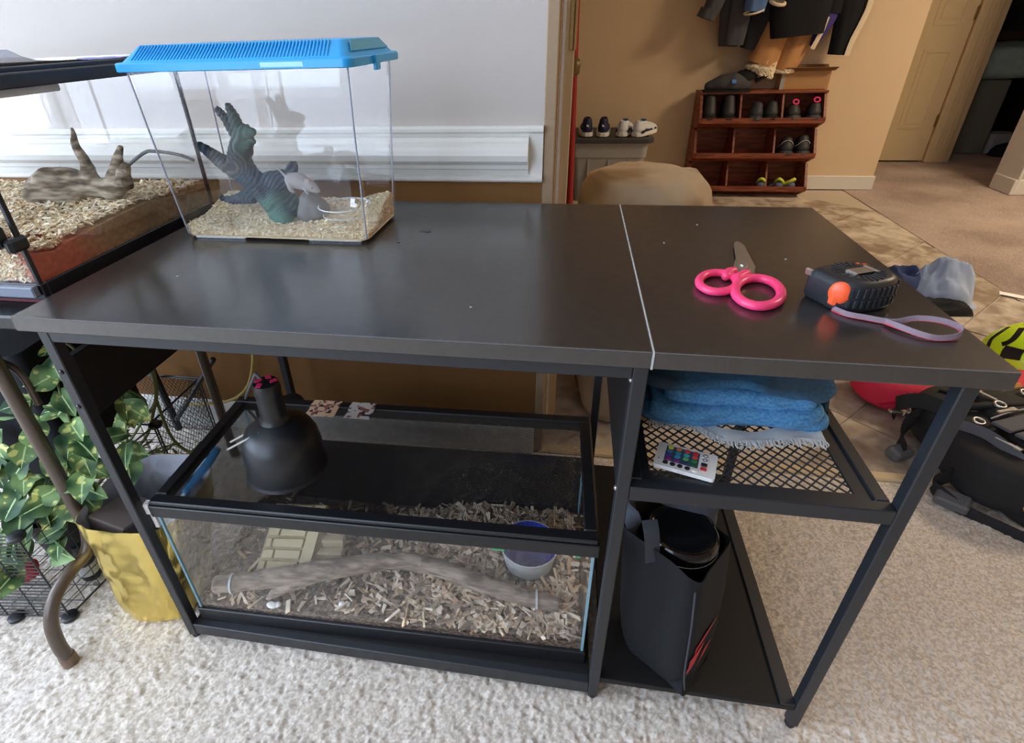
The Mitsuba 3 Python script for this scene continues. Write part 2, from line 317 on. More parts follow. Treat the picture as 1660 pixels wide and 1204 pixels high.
# flakes lying on the top
M('flake', S(64, 62, 62), .5)
for i, (x, y, r, n) in enumerate(((.485, .391, .012, 9), (.450, .329, .006, 6))):
    a = np.linspace(0, 2 * np.pi, n, endpoint=False); rr = r * (.5 + .5 * rng.random(n))
    P('dried_flake', mv(ext(Polygon(np.stack([rr * np.cos(a), .6 * rr * np.sin(a)], 1)), .0012), (x, y, TZ)), 'flake', label=['larger dark dried flake on the desk top beside the carrier', 'small dark dried flake on the desk top nearer the front'][i], cat='flake')
for x, y, lb in ((.149, .15, 'tiny pale crumb at the left front of the desk top'), (.62, .09, 'tiny pale crumb near the front edge of the wide desk top'), (1.07, .30, 'tiny pale crumb between the scissors and the tape measure'), (.97, .46, 'tiny pale crumb near the back edge behind the scissors'), (.90, .36, 'tiny pale crumb beside the seam, left of the scissor blades')):
    P('white_crumb', uvsphere((x, y, TZ + .001), (.0016, .0012, .001)), 'chip', label=lb, cat='crumb')
# ---------------------------------------------------------------- loose bedding helpers
def flakes(n, place, L_, W_, th, cols, tilt=.5, curl=0., seed=1):
    """n slivers: place(rng, n) -> centres (n,3); one mesh + per-vertex colours"""
    r = np.random.default_rng(seed); c = place(r, n); n = len(c)
    l, w = r.uniform(*L_, n), r.uniform(*W_, n); yaw = r.uniform(0, 2 * np.pi, n); pit = r.normal(0, tilt * .6, n); rol = r.normal(0, tilt, n)
    base = np.array([[x, y, z] for x in (-.5, .5) for y in (-.5, .5) for z in (-.5, .5)])
    v = np.repeat(base[None], n, 0).copy(); tp = r.uniform(.35, 1, n)
    v[:, 4:, 1] *= tp[:, None]; v[:, :, 0] *= l[:, None]; v[:, :, 1] *= w[:, None]; v[:, :, 2] *= th
    v[:, :, 0] += r.normal(0, .1, (n, 8)) * w[:, None]
    if curl: v[:, :, 2] += curl * (np.abs(v[:, :, 0]) / l[:, None] * 2) ** 2 * l[:, None]
    def rot(a, i, j):
        x, y = v[:, :, i].copy(), v[:, :, j].copy(); ca, sa = np.cos(a)[:, None], np.sin(a)[:, None]; v[:, :, i], v[:, :, j] = ca * x - sa * y, sa * x + ca * y
    rot(rol, 1, 2); rot(pit, 0, 2); rot(yaw, 0, 1)
    v += c[:, None, :]
    f = np.array([[0, 1, 3], [0, 3, 2], [4, 6, 7], [4, 7, 5], [0, 4, 5], [0, 5, 1], [2, 3, 7], [2, 7, 6], [0, 2, 6], [0, 6, 4], [1, 5, 7], [1, 7, 3]])
    F = (f[None] + 8 * np.arange(n)[:, None, None]).reshape(-1, 3)
    C = np.array(cols)[r.integers(0, len(cols), n)] * r.uniform(.75, 1.1, (n, 1))
    return trimesh.Trimesh(v.reshape(-1, 3), F, process=False), np.repeat(np.clip(C, 0, 1), 8, 0)
def ground(hf, x0, x1, y0, y1, zb, nx=60, ny=30):
    X, Y_ = np.meshgrid(np.linspace(x0, x1, nx), np.linspace(y0, y1, ny)); Z_ = hf(X, Y_); top = np.stack([X, Y_, Z_], -1)
    m = sheet(top, .001); v = np.array(m.vertices); k = nx * ny; v[k:] = top.reshape(-1, 3); v[k:, 2] = zb; m.vertices = v; return m
def smooth_np(a, b, x):
    t = np.clip((x - a) / (b - a), 0, 1); return t * t * (3 - 2 * t)
def nz(x, y, f, seed=0, o=3): return meshkit.fbm(np.stack([x * f, y * f, np.zeros_like(x)], -1), o, seed)

# ---------------------------------------------------------------- glass tank on the lower shelf
OX, OY, OZ, RZ = .0485, .0255, .0457, 1.45
def tk(m): return mv(m, (OX, OY, OZ), rz=RZ)
TL, TD, TH = .768, .318, .324
tank = 'terrarium'
L(tank, 'long low glass terrarium with a black screen lid on the lower desk shelf', 'terrarium')
def frame_ring(x0, x1, y0, y1, z0, z1, w, c=.0015):
    return [box(x0, x1, y0, y0 + w, z0, z1, c), box(x0, x1, y1 - w, y1, z0, z1, c), box(x0, x0 + w, y0 + w, y1 - w, z0, z1, c), box(x1 - w, x1, y0 + w, y1 - w, z0, z1, c)]
P(tank + '__base_frame', tk(merge(frame_ring(0, TL, 0, TD, 0, .034, .007) + [box(.005, TL - .005, .005, TD - .005, .006, .012)])), 'black_plastic')
P(tank + '__top_frame', tk(merge(frame_ring(-.002, TL + .002, -.002, TD + .002, .298, TH, .010))), 'black_plastic')
g = .006
def pane(a, b, c, d): return trimesh.Trimesh([a, b, c, d], [[0, 1, 2], [0, 2, 3]], process=False)
for nm, q in (('front_pane', ((g, g, .012), (TL - g, g, .012), (TL - g, g, .32), (g, g, .32))), ('back_pane', ((TL - g, TD - g, .012), (g, TD - g, .012), (g, TD - g, .32), (TL - g, TD - g, .32))),
              ('side_pane', ((g, TD - g, .012), (g, g, .012), (g, g, .32), (g, TD - g, .32))), ('side_pane', ((TL - g, g, .012), (TL - g, TD - g, .012), (TL - g, TD - g, .32), (TL - g, g, .32)))):
    P(f'{tank}__{nm}', tk(pane(*q)), 'glass')
for x in (g, TL - g):
    for y in (g, TD - g):
        P(tank + '__corner_seam', tk(box(x - .0022, x + .0022, y - .0022, y + .0022, .03, .30)), 'glass_edge')
P(tank + '__background_sheet', tk(box(.004, TL - .004, TD - .0040, TD - .0028, .02, .222)), 'black_plastic', label='black backing sheet on the rear pane')
lid = P(tank + '__screen_lid', tk(merge(frame_ring(.001, TL - .001, .001, TD - .001, TH + .0005, TH + .009, .021, .002))), 'black_plastic')
wires = [box(.02, TL - .02, y - .00022, y + .00022, TH + .0035, TH + .0039) for y in np.arange(.022, TD - .02, .0026)] + [box(x - .00022, x + .00022, .02, TD - .02, TH + .0039, TH + .0043) for x in np.arange(.022, TL - .02, .0026)]
P(lid + '__screen', tk(merge(wires)), 'black_plastic', label='fine black insect screen', kind='stuff')
P(tank + '__lid_clip', tk(merge([box(-.012, -.004, .004, .030, .262, .30, .002), box(-.014, -.003, .000, .014, .30, .325, .002), box(-.013, -.004, .022, .04, .296, .318, .002)])), 'white', label='white plastic clip on the left rim')
M('green_tape', S(70, 150, 100), .6)
for x, w in ((.600, .020), (.735, .007)):
    P(tank + '__tape_tab', tk(box(x, x + w, .0050, .0057, .286, .2975)), 'green_tape', label='small green tape strip')
# soil and bark
def soil_h(x, y):
    bowl_ = np.exp(-(((x - .656) ** 2 + (y - .170) ** 2) / .058 ** 2) ** 4)
    return (1 - bowl_) * _soil(x, y) + bowl_ * .052
def _soil(x, y):
    return .050 + .02 * np.clip(y / .2, 0, 1) * smooth_np(.30, .55, x) - .018 * smooth_np(.22, .318, y) * (1 - .5 * smooth_np(.3, .6, x)) + .028 * (nz(x, y, 9, 4) - .5) + .02 * np.exp(-((x - .05) / .12) ** 2 - ((y - .25) / .1) ** 2)
def soil_col(p, n, uv):
    return mix(S(70, 58, 50), S(128, 112, 98), smoothstep(.3, .75, fbm(p.x * 220, p.y * 220, p.z * 220, 3)))
M('soil', proc(soil_col), .95, spec=.1)
sg = ground(soil_h, .008, TL - .008, .008, TD - .008, .013, 160, 70)
v = np.array(sg.vertices); v[:160 * 70, 2] += .004 * (nz(v[:160 * 70, 0], v[:160 * 70, 1], 120, 2) - .5) * 2; sg.vertices = v
P('soil_bed', tk(sg), 'soil', label='dark brown soil bed filling the long low terrarium', cat='soil', kind='stuff')
def chip_place(r, n):
    x, y = r.uniform(.015, TL - .015, n), r.uniform(.012, TD - .012, n)
    d = smooth_np(.30, .47, x + .05 * r.normal(size=n)) + .06 + .20 * (y < .05)
    k = (r.random(n) < d) & (np.hypot(x - .656, y - .170) > .066); x, y = x[k], y[k]
    return np.stack([x, y, soil_h(x, y) + r.uniform(.000, .009, len(x))], 1)
ck, cc = flakes(3600, chip_place, (.012, .036), (.004, .010), .0024, [S(216, 200, 176), S(198, 176, 150), S(230, 216, 196), S(172, 150, 128), S(206, 180, 148), S(150, 132, 116)], .5, seed=11)
P('bark_chips', tk(ck), 'vcol', color=cc, label='pale tan bark chips scattered over the soil in the long low terrarium', cat='bark chips', kind='stuff')
for i, (x, y, s, lb) in enumerate(((.158, .014, .011, 'white eggshell pieces lying against the front glass near the left'), (.30, .028, .009, 'yellowish crumb of shell on the soil below the branch'), (.622, .026, .008, 'white shell crumb among the bark chips at the front glass'), (.395, .115, .007, 'whitish flake resting on the middle of the branch'))):
    z = soil_h(np.array(x), np.array(y)) + (.002 if i != 3 else .052)
    P('shell_fragment', tk(bump(merge([uvsphere((x, y, z + .003), (s, s * .7, s * .45)), uvsphere((x + s, y + .002, z + .002), (s * .6, s * .6, s * .4))]), .002, 200, i)), 'white', smooth=True, label=lb, cat='shell')
# branch
def bark_col(p, n, uv):
    return mix(S(96, 84, 76), S(156, 142, 128), smoothstep(.25, .8, fbm(p.x * 30, p.y * 130, p.z * 130, 3)))
M('bark', proc(bark_col), .9, spec=.15)
br = tube([(.088, .050, .128), (.17, .070, .132), (.27, .094, .140), (.35, .118, .146), (.43, .140, .146), (.51, .142, .144), (.60, .124, .138), (.68, .112, .132), (.765, .108, .122)], [.017, .019, .021, .019, .017, .018, .018, .0165, .0155], 16, 12)
br2 = tube([(.29, .095, .138), (.215, .062, .118), (.195, .050, .104)], [.014, .011, .004], 12, 6)
P('branch', bump(merge([br, br2]), .0022, 45, 3), 'bark', smooth=True, label='grey-brown branch lying across the soil behind the front glass', cat='branch')
M('tie', S(178, 186, 192), .5)
for (x, y, z, r, b_) in ((.122, .058, .129, .0185, 12), (.722, .110, .127, .0168, 5)):
    t_ = mv(trimesh.creation.annulus(r - .001, r + .0018, .004, sections=24), (0, 0, 0), ry=90, rz=b_); t_.apply_translation((x, y, z))
    P('branch__tie', t_, 'tie', label='pale plastic tie ring')
# water bowl
bc = (.700, .212)
zb = .105
bowl = lathe([(0, .002), (.045, 0), (.050, .004), (.0585, .050), (.060, .053), (.058, .0545), (.0562, .053), (.049, .014), (.040, .008), (0, .007)], 48)
M('bowl_grey', S(168, 172, 172), .35)
M('bowl_blue', S(44, 62, 150), .2)
P('water_bowl', mv(lathe([(0, 0), (.045, 0), (.050, .004), (.0585, .050), (.0600, .0535), (.0580, .0545), (.0575, .053)], 48), (*bc, zb)), 'bowl_grey', smooth=40, label='round grey ceramic bowl with a blue inside, on the bark chips', cat='bowl')
P('water_bowl__glaze', mv(lathe([(.0578, .0535), (.0560, .051), (.049, .014), (.040, .008), (0, .007)], 48), (*bc, zb)), 'bowl_blue', smooth=True, label='glossy blue glaze inside')
# stepped resin ramp
M('sand_resin', S(182, 170, 132), .75)
M('sand_dark', S(160, 146, 116), .85)
L('resin_ramp', 'yellowish resin ramp shaped like a brick stairway, left of the bark chips', 'terrarium ramp')
A = np.array([.150, .100, .118]); Bv = np.array([.104, .010, .0]); Cv = np.array([.012, .105, .085])
def rp(u, v_, h=0.):
    n_ = np.cross(Bv, Cv); n_ /= np.linalg.norm(n_); return A + Bv * u + Cv * v_ + n_ * h
def slab(u0, u1, v0, v1, h0, h1, ins=0.):
    pts = [rp(u, v_, h0) for u in (u0, u1) for v_ in (v0, v1)] + [rp(u, v_, h1) for u in (u0 + ins, u1 - ins) for v_ in (v0 + ins, v1 - ins)]
    return trimesh.convex.convex_hull(np.array(pts))
body = trimesh.convex.convex_hull(np.array([rp(u, v_, -.003) for u in (-.05, 1.05) for v_ in (0, 1)] + [[.140, .10, .08], [.27, .11, .08], [.15, .22, .08], [.27, .23, .08]]))
P('resin_ramp__body', body, 'sand_dark')
P('resin_ramp__border', slab(.80, 1.04, -.02, 1.0, -.004, .007, .01), 'sand_resin')
for r_ in range(6):
    v0, v1 = r_ / 6 + .01, (r_ + 1) / 6 - .015
    cut = .12 + .1 * (r_ % 2)
    P('resin_ramp__brick', slab(.0, cut, v0, v1, -.004, .004, .012), 'sand_resin')
    P('resin_ramp__brick', slab(cut + .03, .77, v0, v1, -.004, .005, .012), 'sand_resin')
for r_ in range(5):
    c0 = np.array([.292 + .002 * r_, .132 + .019 * r_, .118 + .015 * r_])
    P('resin_ramp__side_stone', bump(mv(box(-.034 + .003 * r_, .030 - .004 * r_, -.010, .011, -.012, .010, .004), c0, rz=6), .0015, 60, r_), 'sand_dark')
# hood lamp on the lid
L('hood_lamp', 'black dome reptile lamp standing on the screen lid', 'lamp')
M('lamp_black', S(25, 27, 31), .38)
M('cord', S(92, 92, 94), .5)
lc = (.256, .140, .3805)
P('hood_lamp__hood', mv(lathe([(.0715, 0), (.0730, .002), (.0715, .006), (.0695, .010), (.0692, .030), (.0685, .052), (.0660, .070), (.059, .087), (.044, .100), (.0245, .111), (.0240, .110), (.042, .098), (.057, .085), (.064, .068), (.0665, .05), (.068, .01), (.0715, 0)], 56), lc), 'lamp_black', smooth=35)
P('hood_lamp__socket', mv(lathe([(.0255, .108), (.0265, .112), (.0235, .118), (.0225, .124), (.0212, .165), (.0222, .168), (.0222, .180), (.0200, .188), (.008, .190), (0, .190)], 36), lc), 'black_plastic', smooth=35)
M('pink', S(206, 44, 92), .5)
for a in (20, 95, 175, 250):
    ca, sa = math.cos(math.radians(a)), math.sin(math.radians(a))
    P('hood_lamp__pink_mark', mv(box(-.007, .006, -.0045, .005, 0, .0012, .0005), (lc[0] + .0135 * ca, lc[1] + .0135 * sa, lc[2] + .1888), rz=a + 30), 'pink', label='pink marking on the cap')
for dx_, dy_ in ((0, 0), (.006, -.019)):
    w_ = tube([(lc[0] - .022 + dx_, lc[1] - .012 + dy_, lc[2] + .103), (lc[0] - .05 + dx_, lc[1] - .018 + dy_, lc[2] + .088), (lc[0] - .086 + dx_, lc[1] - .02 + dy_, lc[2] + .066)], .0021, 8, 5)
    P('hood_lamp__clamp_arm', w_, 'steel')
P('hood_lamp__cord', tube([(lc[0] - .004, lc[1], lc[2] + .187), (lc[0] - .035, lc[1] + .03, .562), (.155, .25, .495), (.065, .33, .385), (.026, .37, .325), (.022, .40, .26), (.05, .42, .12), (.03, .50, .05)], .0032, 8, 8), 'cord')
# patterned tape over the rear rim
def tape_col(warm):
    def fn(p, n, uv):
        a = noise(p.x * 150, p.y * 150, 3.); b = noise(p.x * 90 + 7, p.y * 120, 9.)
        c = mix(warm, S(60, 50, 56), smoothstep(.62, .70, a)); return mix(c, S(150, 96, 90), smoothstep(.70, .78, b))
    return fn
M('tape_peach', proc(tape_col(S(226, 190, 158))), .6)
M('tape_white', proc(tape_col(S(222, 216, 214))), .6)
for k_, (x0, x1, mt, lb) in enumerate(((.176, .240, 'tape_peach', 'peach patterned tape piece on the rear rim of the terrarium, nearer the lamp'), (.262, .318, 'tape_white', 'white patterned tape piece on the rear rim of the terrarium, right of the lamp'))):
    prof = [(x, y, z) for y, z in ((.262, TH + .0096), (.280, TH + .0099), (.300, TH + .0099), (.3172, TH + .0094)) for x in (x0 + .003 * math.sin(y * 900), x1)]
    gq = np.array(prof).reshape(4, 2, 3)
    P('tape_piece', tk(sheet(gq, .0006)), mt, label=lb, cat='tape')
# ---------------------------------------------------------------- clear carrier with the blue lid, on the desk top
M('blue_lid', S(30, 150, 214), .32)
M('teal_flap', S(40, 140, 170), .25)
M('corner', S(150, 158, 172), .25)
M('lid_glint', S(150, 200, 220), .3)
M('ledge', S(100, 108, 122), .35)
M('purple_paper', S(128, 128, 178), .7)
M('brown_tip', S(112, 92, 76), .6)
M('frost', S(214, 220, 224), .3)
def rrect(cx_, cy_, w, d, r, z, rz, n=6):
    a = []
    for k, (sx, sy) in enumerate(((1, 1), (-1, 1), (-1, -1), (1, -1))):
        for t in np.linspace(k * 90, k * 90 + 90, n): a.append((sx * (w / 2 - r) + r * math.cos(math.radians(t)), sy * (d / 2 - r) + r * math.sin(math.radians(t)), 0))
    a = np.array(a); c, s = math.cos(math.radians(rz)), math.sin(math.radians(rz))
    return np.stack([cx_ + c * a[:, 0] - s * a[:, 1], cy_ + s * a[:, 0] + c * a[:, 1], np.full(len(a), z)], 1)
KR = -1.4
M('straw', S(206, 192, 160), .95)
L('pet_carrier', 'clear plastic small-pet carrier with a bright blue vented lid, on the desk', 'pet carrier')
zs = [(.7570, .2262, .4035, .350, .172, .022), (.7600, .2262, .4035, .357, .178, .024), (.80, .2272, .4020, .359, .183, .022), (.95, .2330, .3950, .366, .200, .018), (1.030, .2365, .3925, .370, .208, .016)]
P('pet_carrier__tub', loft([rrect(x, y, w, d, r, z, KR) for z, x, y, w, d, r in zs], cap=False), 'clear', smooth=50)
P('pet_carrier__tub__floor', loft([rrect(.2262, .4035, .350, .172, .022, z, KR) for z in (.7555, .7568)]), 'straw')
rim = rrect(.2365, .3925, .372, .210, .016, 1.0225, KR)
for k in (0, 1, 2, 3):
    i = k * 6 + 3
    pts = [rrect(x, y, w, d, r, z, KR)[i] for z, x, y, w, d, r in zs]
    P('pet_carrier__corner', tube(pts, .0016, 6, 0), 'corner', smooth=True, label='grey-blue line drawn for the refraction at the tub corner')  # opaque line paints the refraction of the clear rounded corner
for sx in (-1, 1):
    P('pet_carrier__foot', mv(box(-.05, .05, -.012, .012, .7502, .7560, .002), (.2262 + sx * .11, .335, 0)), 'frost')
    P('pet_carrier__foot', mv(box(-.05, .05, -.012, .012, .7502, .7560, .002), (.2262 + sx * .11, .470, 0)), 'frost')
lx, ly = .2375, .392
lid = P('pet_carrier__lid', loft([rrect(lx, ly, w, d, r, z, KR) for w, d, z, r in ((.372, .211, 1.0245, .012), (.384, .223, 1.0245, .014), (.388, .227, 1.0255, .015), (.388, .227, 1.0355, .015), (.384, .223, 1.0375, .014), (.370, .209, 1.0382, .012), (.342, .150, 1.0590, .010), (.338, .146, 1.0595, .010))]), 'blue_lid', smooth=25)
c_, s_r = math.cos(math.radians(KR)), math.sin(math.radians(KR))
def lidp(u, v_, z): return np.array([lx + c_ * u - s_r * v_, ly + s_r * u + c_ * v_, z])
ribs = []
for side in (-1, 1):
    for u in np.linspace(-.160, .150, 58):
        a, b = lidp(u * 1.03, side * .1015, 1.0397), lidp(u, side * .0775, 1.0588)
        ribs.append(tube([a, b], .0017, 6, 0))
P(lid + '__vent_ribs', merge(ribs), 'blue_lid', smooth=True, kind='stuff', label='row of narrow vent ribs')
P(lid + '__flap', sheet(np.array([[lidp(.1812, v_, 1.0430) for v_ in (-.082, .082)], [lidp(.1735, v_, 1.0575) for v_ in (-.062, .062)]])[:, ::-1] + [.0012, 0, .0010], .0012), 'teal_flap', label='teal panel on the end slope')
P(lid + '__clip', mv(box(-.003, .003, -.009, .009, 1.016, 1.037, .001), (lx + .1955, ly - .02, 0), rz=KR), 'blue_lid', label='small lid latch')
P(lid + '__rim_reflection', mv(box(-.034, .034, -.0014, .001, 1.0268, 1.0345, .0009), (lx + .085, ly - .1145, 0), rz=KR), 'lid_glint', label='pale painted reflection on the front rim')  # reflection on the lid rim drawn as a pale strip
# bedding, ornament, rodent, dish in the carrier
def kb_h(x, y): return .766 + .018 * smooth_np(.37, .47, y) + .014 * smooth_np(.33, .40, x) * smooth_np(.36, .44, y) + .010 * smooth_np(.16, .08, x) + .008 * (nz(x, y, 25, 8) - .5)
kg = ground(kb_h, .054, .398, .3255, .481, .7572, 60, 30)
P('carrier_bedding', kg, 'straw', label='pale straw-coloured bedding layer in the clear blue-lidded carrier', cat='bedding', kind='stuff')
def kb_place(r, n):
    x, y = r.uniform(.056, .396, n), r.uniform(.327, .480, n); return np.stack([x, y, kb_h(x, y) + r.uniform(-.001, .002, n)], 1)
def kb_front(r, n):
    x = r.uniform(.056, .394, n); z = r.uniform(.758, kb_h(x, np.full(n, .326))); return np.stack([x, .3262 + r.uniform(-.0015, .001, n) , z], 1)
f1, c1 = flakes(2600, kb_place, (.003, .008), (.0018, .004), .0009, [S(238, 226, 196), S(222, 206, 170), S(206, 184, 144), S(246, 238, 216)], .5, seed=21)
f1b, c1b = flakes(2200, kb_front, (.003, .007), (.0018, .004), .0009, [S(238, 226, 196), S(222, 206, 170), S(206, 184, 144), S(246, 238, 216)], .8, seed=22)
f1c, c1c = flakes(900, lambda r, n: np.stack([np.full(n, .3975) + r.uniform(-.001, .001, n), (yy := r.uniform(.332, .478, n)), r.uniform(.758, kb_h(np.full(n, .397), yy))], 1), (.003, .007), (.0018, .004), .0009, [S(226, 206, 170), S(200, 170, 128), S(216, 190, 150)], .8, seed=23)
P('carrier_bedding__granules', merge([f1, f1b, f1c]), 'vcol', color=np.vstack([c1, c1b, c1c]), kind='stuff')
def orn_col(v):
    a = meshkit.fbm(v * np.array([60, 60, 22]), 3, 5); b = meshkit.fbm(v * 14, 2, 8)
    st = np.sin((v[:, 0] * 1.0 - v[:, 2] * .7 + .03 * (b - .5) * 4) * 620) * .5 + .5
    c = np.array(S(38, 46, 56)) + (np.array(S(120, 130, 134)) - np.array(S(38, 46, 56))) * np.clip((st * .6 + a * .6 - .55) * 1.3, 0, 1)[:, None]
    gr = (np.clip((v[:, 0] - .13) / .06, 0, 1) * smooth_np(.40, .6, b))[:, None]
    return c * (1 - gr * .75) + np.array(S(90, 128, 112)) * gr * .75
orn = [[(.210, .405, .775, .026), (.182, .405, .812, .024), (.145, .410, .845, .022), (.136, .410, .872, .021), (.150, .410, .900, .020), (.163, .405, .918, .016)],
       [(.150, .41, .915, .014), (.146, .41, .945, .010), (.141, .41, .962, .006)], [(.142, .41, .918, .012), (.130, .41, .942, .008), (.119, .41, .956, .006)],
       [(.160, .405, .915, .015), (.178, .40, .921, .009)], [(.160, .405, .900, .014), (.176, .40, .905, .006)],
       [(.135, .41, .848, .020), (.098, .41, .870, .013), (.066, .41, .896, .0075)], [(.165, .41, .822, .024), (.205, .41, .835, .019), (.225, .415, .838, .015)],
       [(.225, .415, .838, .012), (.238, .415, .860, .009)], [(.150, .40, .808, .014), (.108, .40, .800, .008), (.088, .40, .803, .005)],
       [(.205, .40, .775, .026), (.222, .375, .770, .014)], [(.195, .40, .80, .026), (.210, .42, .79, .024)]]
ob = None
for ch in orn:
    sp = [m3.Manifold.sphere(q[3], 20).translate(q[:3]) for q in ch]
    for i in range(len(sp) - 1):
        h_ = m3.Manifold.batch_hull([sp[i], sp[i + 1]]); ob = h_ if ob is None else ob + h_
for (x, y, z, r) in ((.190, .372, .822, .015), (.182, .374, .832, .010), (.155, .380, .852, .007), (.241, .398, .868, .007), (.235, .396, .852, .006)):
    ob = ob - m3.Manifold.sphere(r, 20).translate((x, y, z))
om = ob.refine_to_length(.0035).to_mesh(); om = trimesh.Trimesh(om.vert_properties[:, :3], om.tri_verts, process=True); trimesh.smoothing.filter_taubin(om, iterations=6)
nrm = om.vertex_normals; vv = np.array(om.vertices)
st = np.sin((vv[:, 0] - vv[:, 2] * .7 + .12 * (meshkit.fbm(vv * 14, 2, 8) - .5)) * 620)
om.vertices = vv + nrm * (.0010 * st + .003 * (meshkit.fbm(vv * 60, 3, 2) - .5))[:, None]
P('resin_driftwood', om, 'vcol', smooth=True, color=orn_col(vv), label='dark grey-green resin driftwood ornament inside the clear carrier', cat='terrarium ornament')
M('rock_grey', S(112, 108, 104), .7)
P('hide_rock', bump(blob([[(.262, .398, .778, .022), (.268, .396, .800, .020), (.282, .398, .785, .020), (.256, .40, .774, .020)]], .006, 8), .002, 60, 3), 'rock_grey', smooth=True, label='smooth grey hide the rodent stands on in the clear carrier', cat='hide')
mz = .0035
body = blob([[(.247, .384, .838 + mz, .0135), (.262, .383, .837 + mz, .0150), (.275, .380, .832 + mz, .0115), (.285, .377, .829 + mz, .0098), (.293, .375, .825 + mz, .0065), (.2985, .374, .822 + mz, .0032)],
             [(.247, .376, .831 + mz, .008), (.246, .374, .823 + mz, .0035), (.251, .373, .8205 + mz, .0022)], [(.250, .392, .831 + mz, .008), (.250, .395, .824 + mz, .0035), (.254, .394, .8205 + mz, .0022)],
             [(.276, .374, .827 + mz, .006), (.277, .371, .821 + mz, .0026), (.280, .370, .8185 + mz, .002)], [(.278, .386, .827 + mz, .006), (.279, .388, .821 + mz, .0026), (.282, .388, .8185 + mz, .002)],
             [(.236, .386, .843 + mz, .003), (.226, .389, .852 + mz, .0018), (.216, .392, .860 + mz, .0014), (.206, .396, .863 + mz, .001), (.198, .40, .862 + mz, .0007)]], .0022, 8)
M('fur', S(150, 143, 139), .9, sheen=.5)
P('mouse', bump(body, .0004, 500, 1), 'fur', smooth=True, label='pale grey mouse standing inside the clear carrier, tail raised to the left', cat='mouse')
M('ear_pink', S(178, 158, 152), .7)
for (x, y, z) in ((.2815, .3705, .8395 + mz), (.2835, .3850, .8400 + mz)):
    P('mouse__ear', mv(uvsphere((0, 0, 0), (.0042, .0011, .0048)), (x, y, z), rx=-10, rz=25), 'ear_pink', smooth=True, label='thin pinkish ear')
for y in (.3685, .3825): P('mouse__eye', uvsphere((.2905, y, .8290 + mz), .0011), 'black_gloss', smooth=True, label='dark eye')
scene['m_dish'] = {'type': 'thindielectric', 'int_ior': 1.95}
P('food_dish', mv(lathe([(0, 0), (.033, 0), (.036, .003), (.0455, .027), (.048, .0275), (.048, .0285), (.0448, .0283)], 40), (.335, .393, .768)), 'dish', smooth=40, label='shallow clear plastic dish in the carrier, right of the mouse', cat='dish')
P('food_dish__rim', mv(trimesh.creation.torus(.0470, .0012, major_sections=40, minor_sections=8), (.335, .393, .7962)), 'frost', smooth=True, label='pale rolled rim')
P('food_dish__rib', mv(trimesh.creation.torus(.0408, .0007, major_sections=40, minor_sections=6), (.335, .393, .780)), 'frost', smooth=True)

# ---------------------------------------------------------------- left tank on its own stand
RT = -.030; TX0, TY0, TY1, TZ0, TZ1 = -.640, .085, .540, .7322, 1.033
L('front_opening_tank', 'large glass tank with a black rim standing left of the desk', 'terrarium')
ft = 'front_opening_tank'
P(ft + '__base_frame', merge(frame_ring(TX0, RT, TY0, TY1, TZ0, .758, .010) + [box(TX0 + .005, RT - .005, TY0 + .005, TY1 - .005, TZ0 + .004, TZ0 + .012)]), 'black_plastic')
P(ft + '__front_ledge', merge([box(TX0 + .01, RT - .004, TY0 - .012, TY0 - .0005, .740, .7572, .002)]), 'ledge', label='pale grey ledge below the front doors')
P(ft + '__top_frame', merge(frame_ring(TX0 - .002, RT + .002, TY0 - .002, TY1 + .002, 1.014, TZ1, .014) + [box(TX0 + .03, TX0 + .032, TY0, TY1, 1.02, 1.03)]), 'black_plastic')
P(ft + '__top_screen', merge(frame_ring(TX0 + .012, RT - .014, TY0 + .012, TY1 - .012, 1.0334, 1.040, .018) + [box(x - .0005, x + .0005, TY0 + .02, TY1 - .02, 1.036, 1.037) for x in np.arange(TX0 + .03, RT - .03, .006)]), 'black_plastic')
z0, z1 = .745, 1.02
x0, x1, y0, y1 = TX0 + .004, RT - .004, TY0 + .004, TY1 - .004
for nm, q in (('side_pane', ((x1, y0, z0), (x1, y1, z0), (x1, y1, z1), (x1, y0, z1))), ('back_pane', ((x1, y1, z0), (x0, y1, z0), (x0, y1, z1), (x1, y1, z1))), ('side_pane', ((x0, y1, z0), (x0, y0, z0), (x0, y0, z1), (x0, y1, z1))), ('front_pane', ((x0, y0, z0), (x1, y0, z0), (x1, y0, z1), (x0, y0, z1)))):
    P(f'{ft}__{nm}', pane(*q), 'glass')
for x, y in ((x0, y0), (x1, y0), (x0, y1), (x1, y1)):
    P(ft + '__corner_post', box(x - .0035, x + .0030, y - .0035, y + .0035, .75, 1.016, .001), 'black_plastic')
P(ft + '__door_latch', merge([box(-.085, -.0375, .060, .0805, .820, .850, .004), box(-.040, -.026, .066, .098, .812, .832, .004)]), 'black_plastic', label='black plastic door latch block')
P(ft + '__cable_bracket', box(-.060, -.046, .13, .27, 1.003, 1.0135, .002), 'grey_plastic', label='grey plastic bracket under the rim')
def zr(y): return np.interp(y, [.09, .108, .137, .160, .211, .284, .359, .425, .53], [.812, .802, .794, .801, .804, .808, .811, .800, .795])
def sub_h(x, y):
    base = zr(y)
    return base + (.788 - base) * smooth_np(-.04, -.50, x) * smooth_np(.2, .5, y) + .012 * (nz(x, y, 14, 31) - .5) * smooth_np(-.034, -.09, x)
def sub_col(p, n, uv):
    a = fbm(p.x * 150, p.y * 150, p.z * 150, 3); t = smoothstep(.15, .30, p.y + .05 * noise(p.x * 20, p.y * 20, p.z * 20))
    return mix(mix(S(142, 66, 44), S(190, 106, 78), a), mix(S(112, 86, 58), S(162, 134, 100), a), t)
M('coconut_soil', proc(sub_col), .95, spec=.1)
def under_h(x, y): return sub_h(x, y) - .004
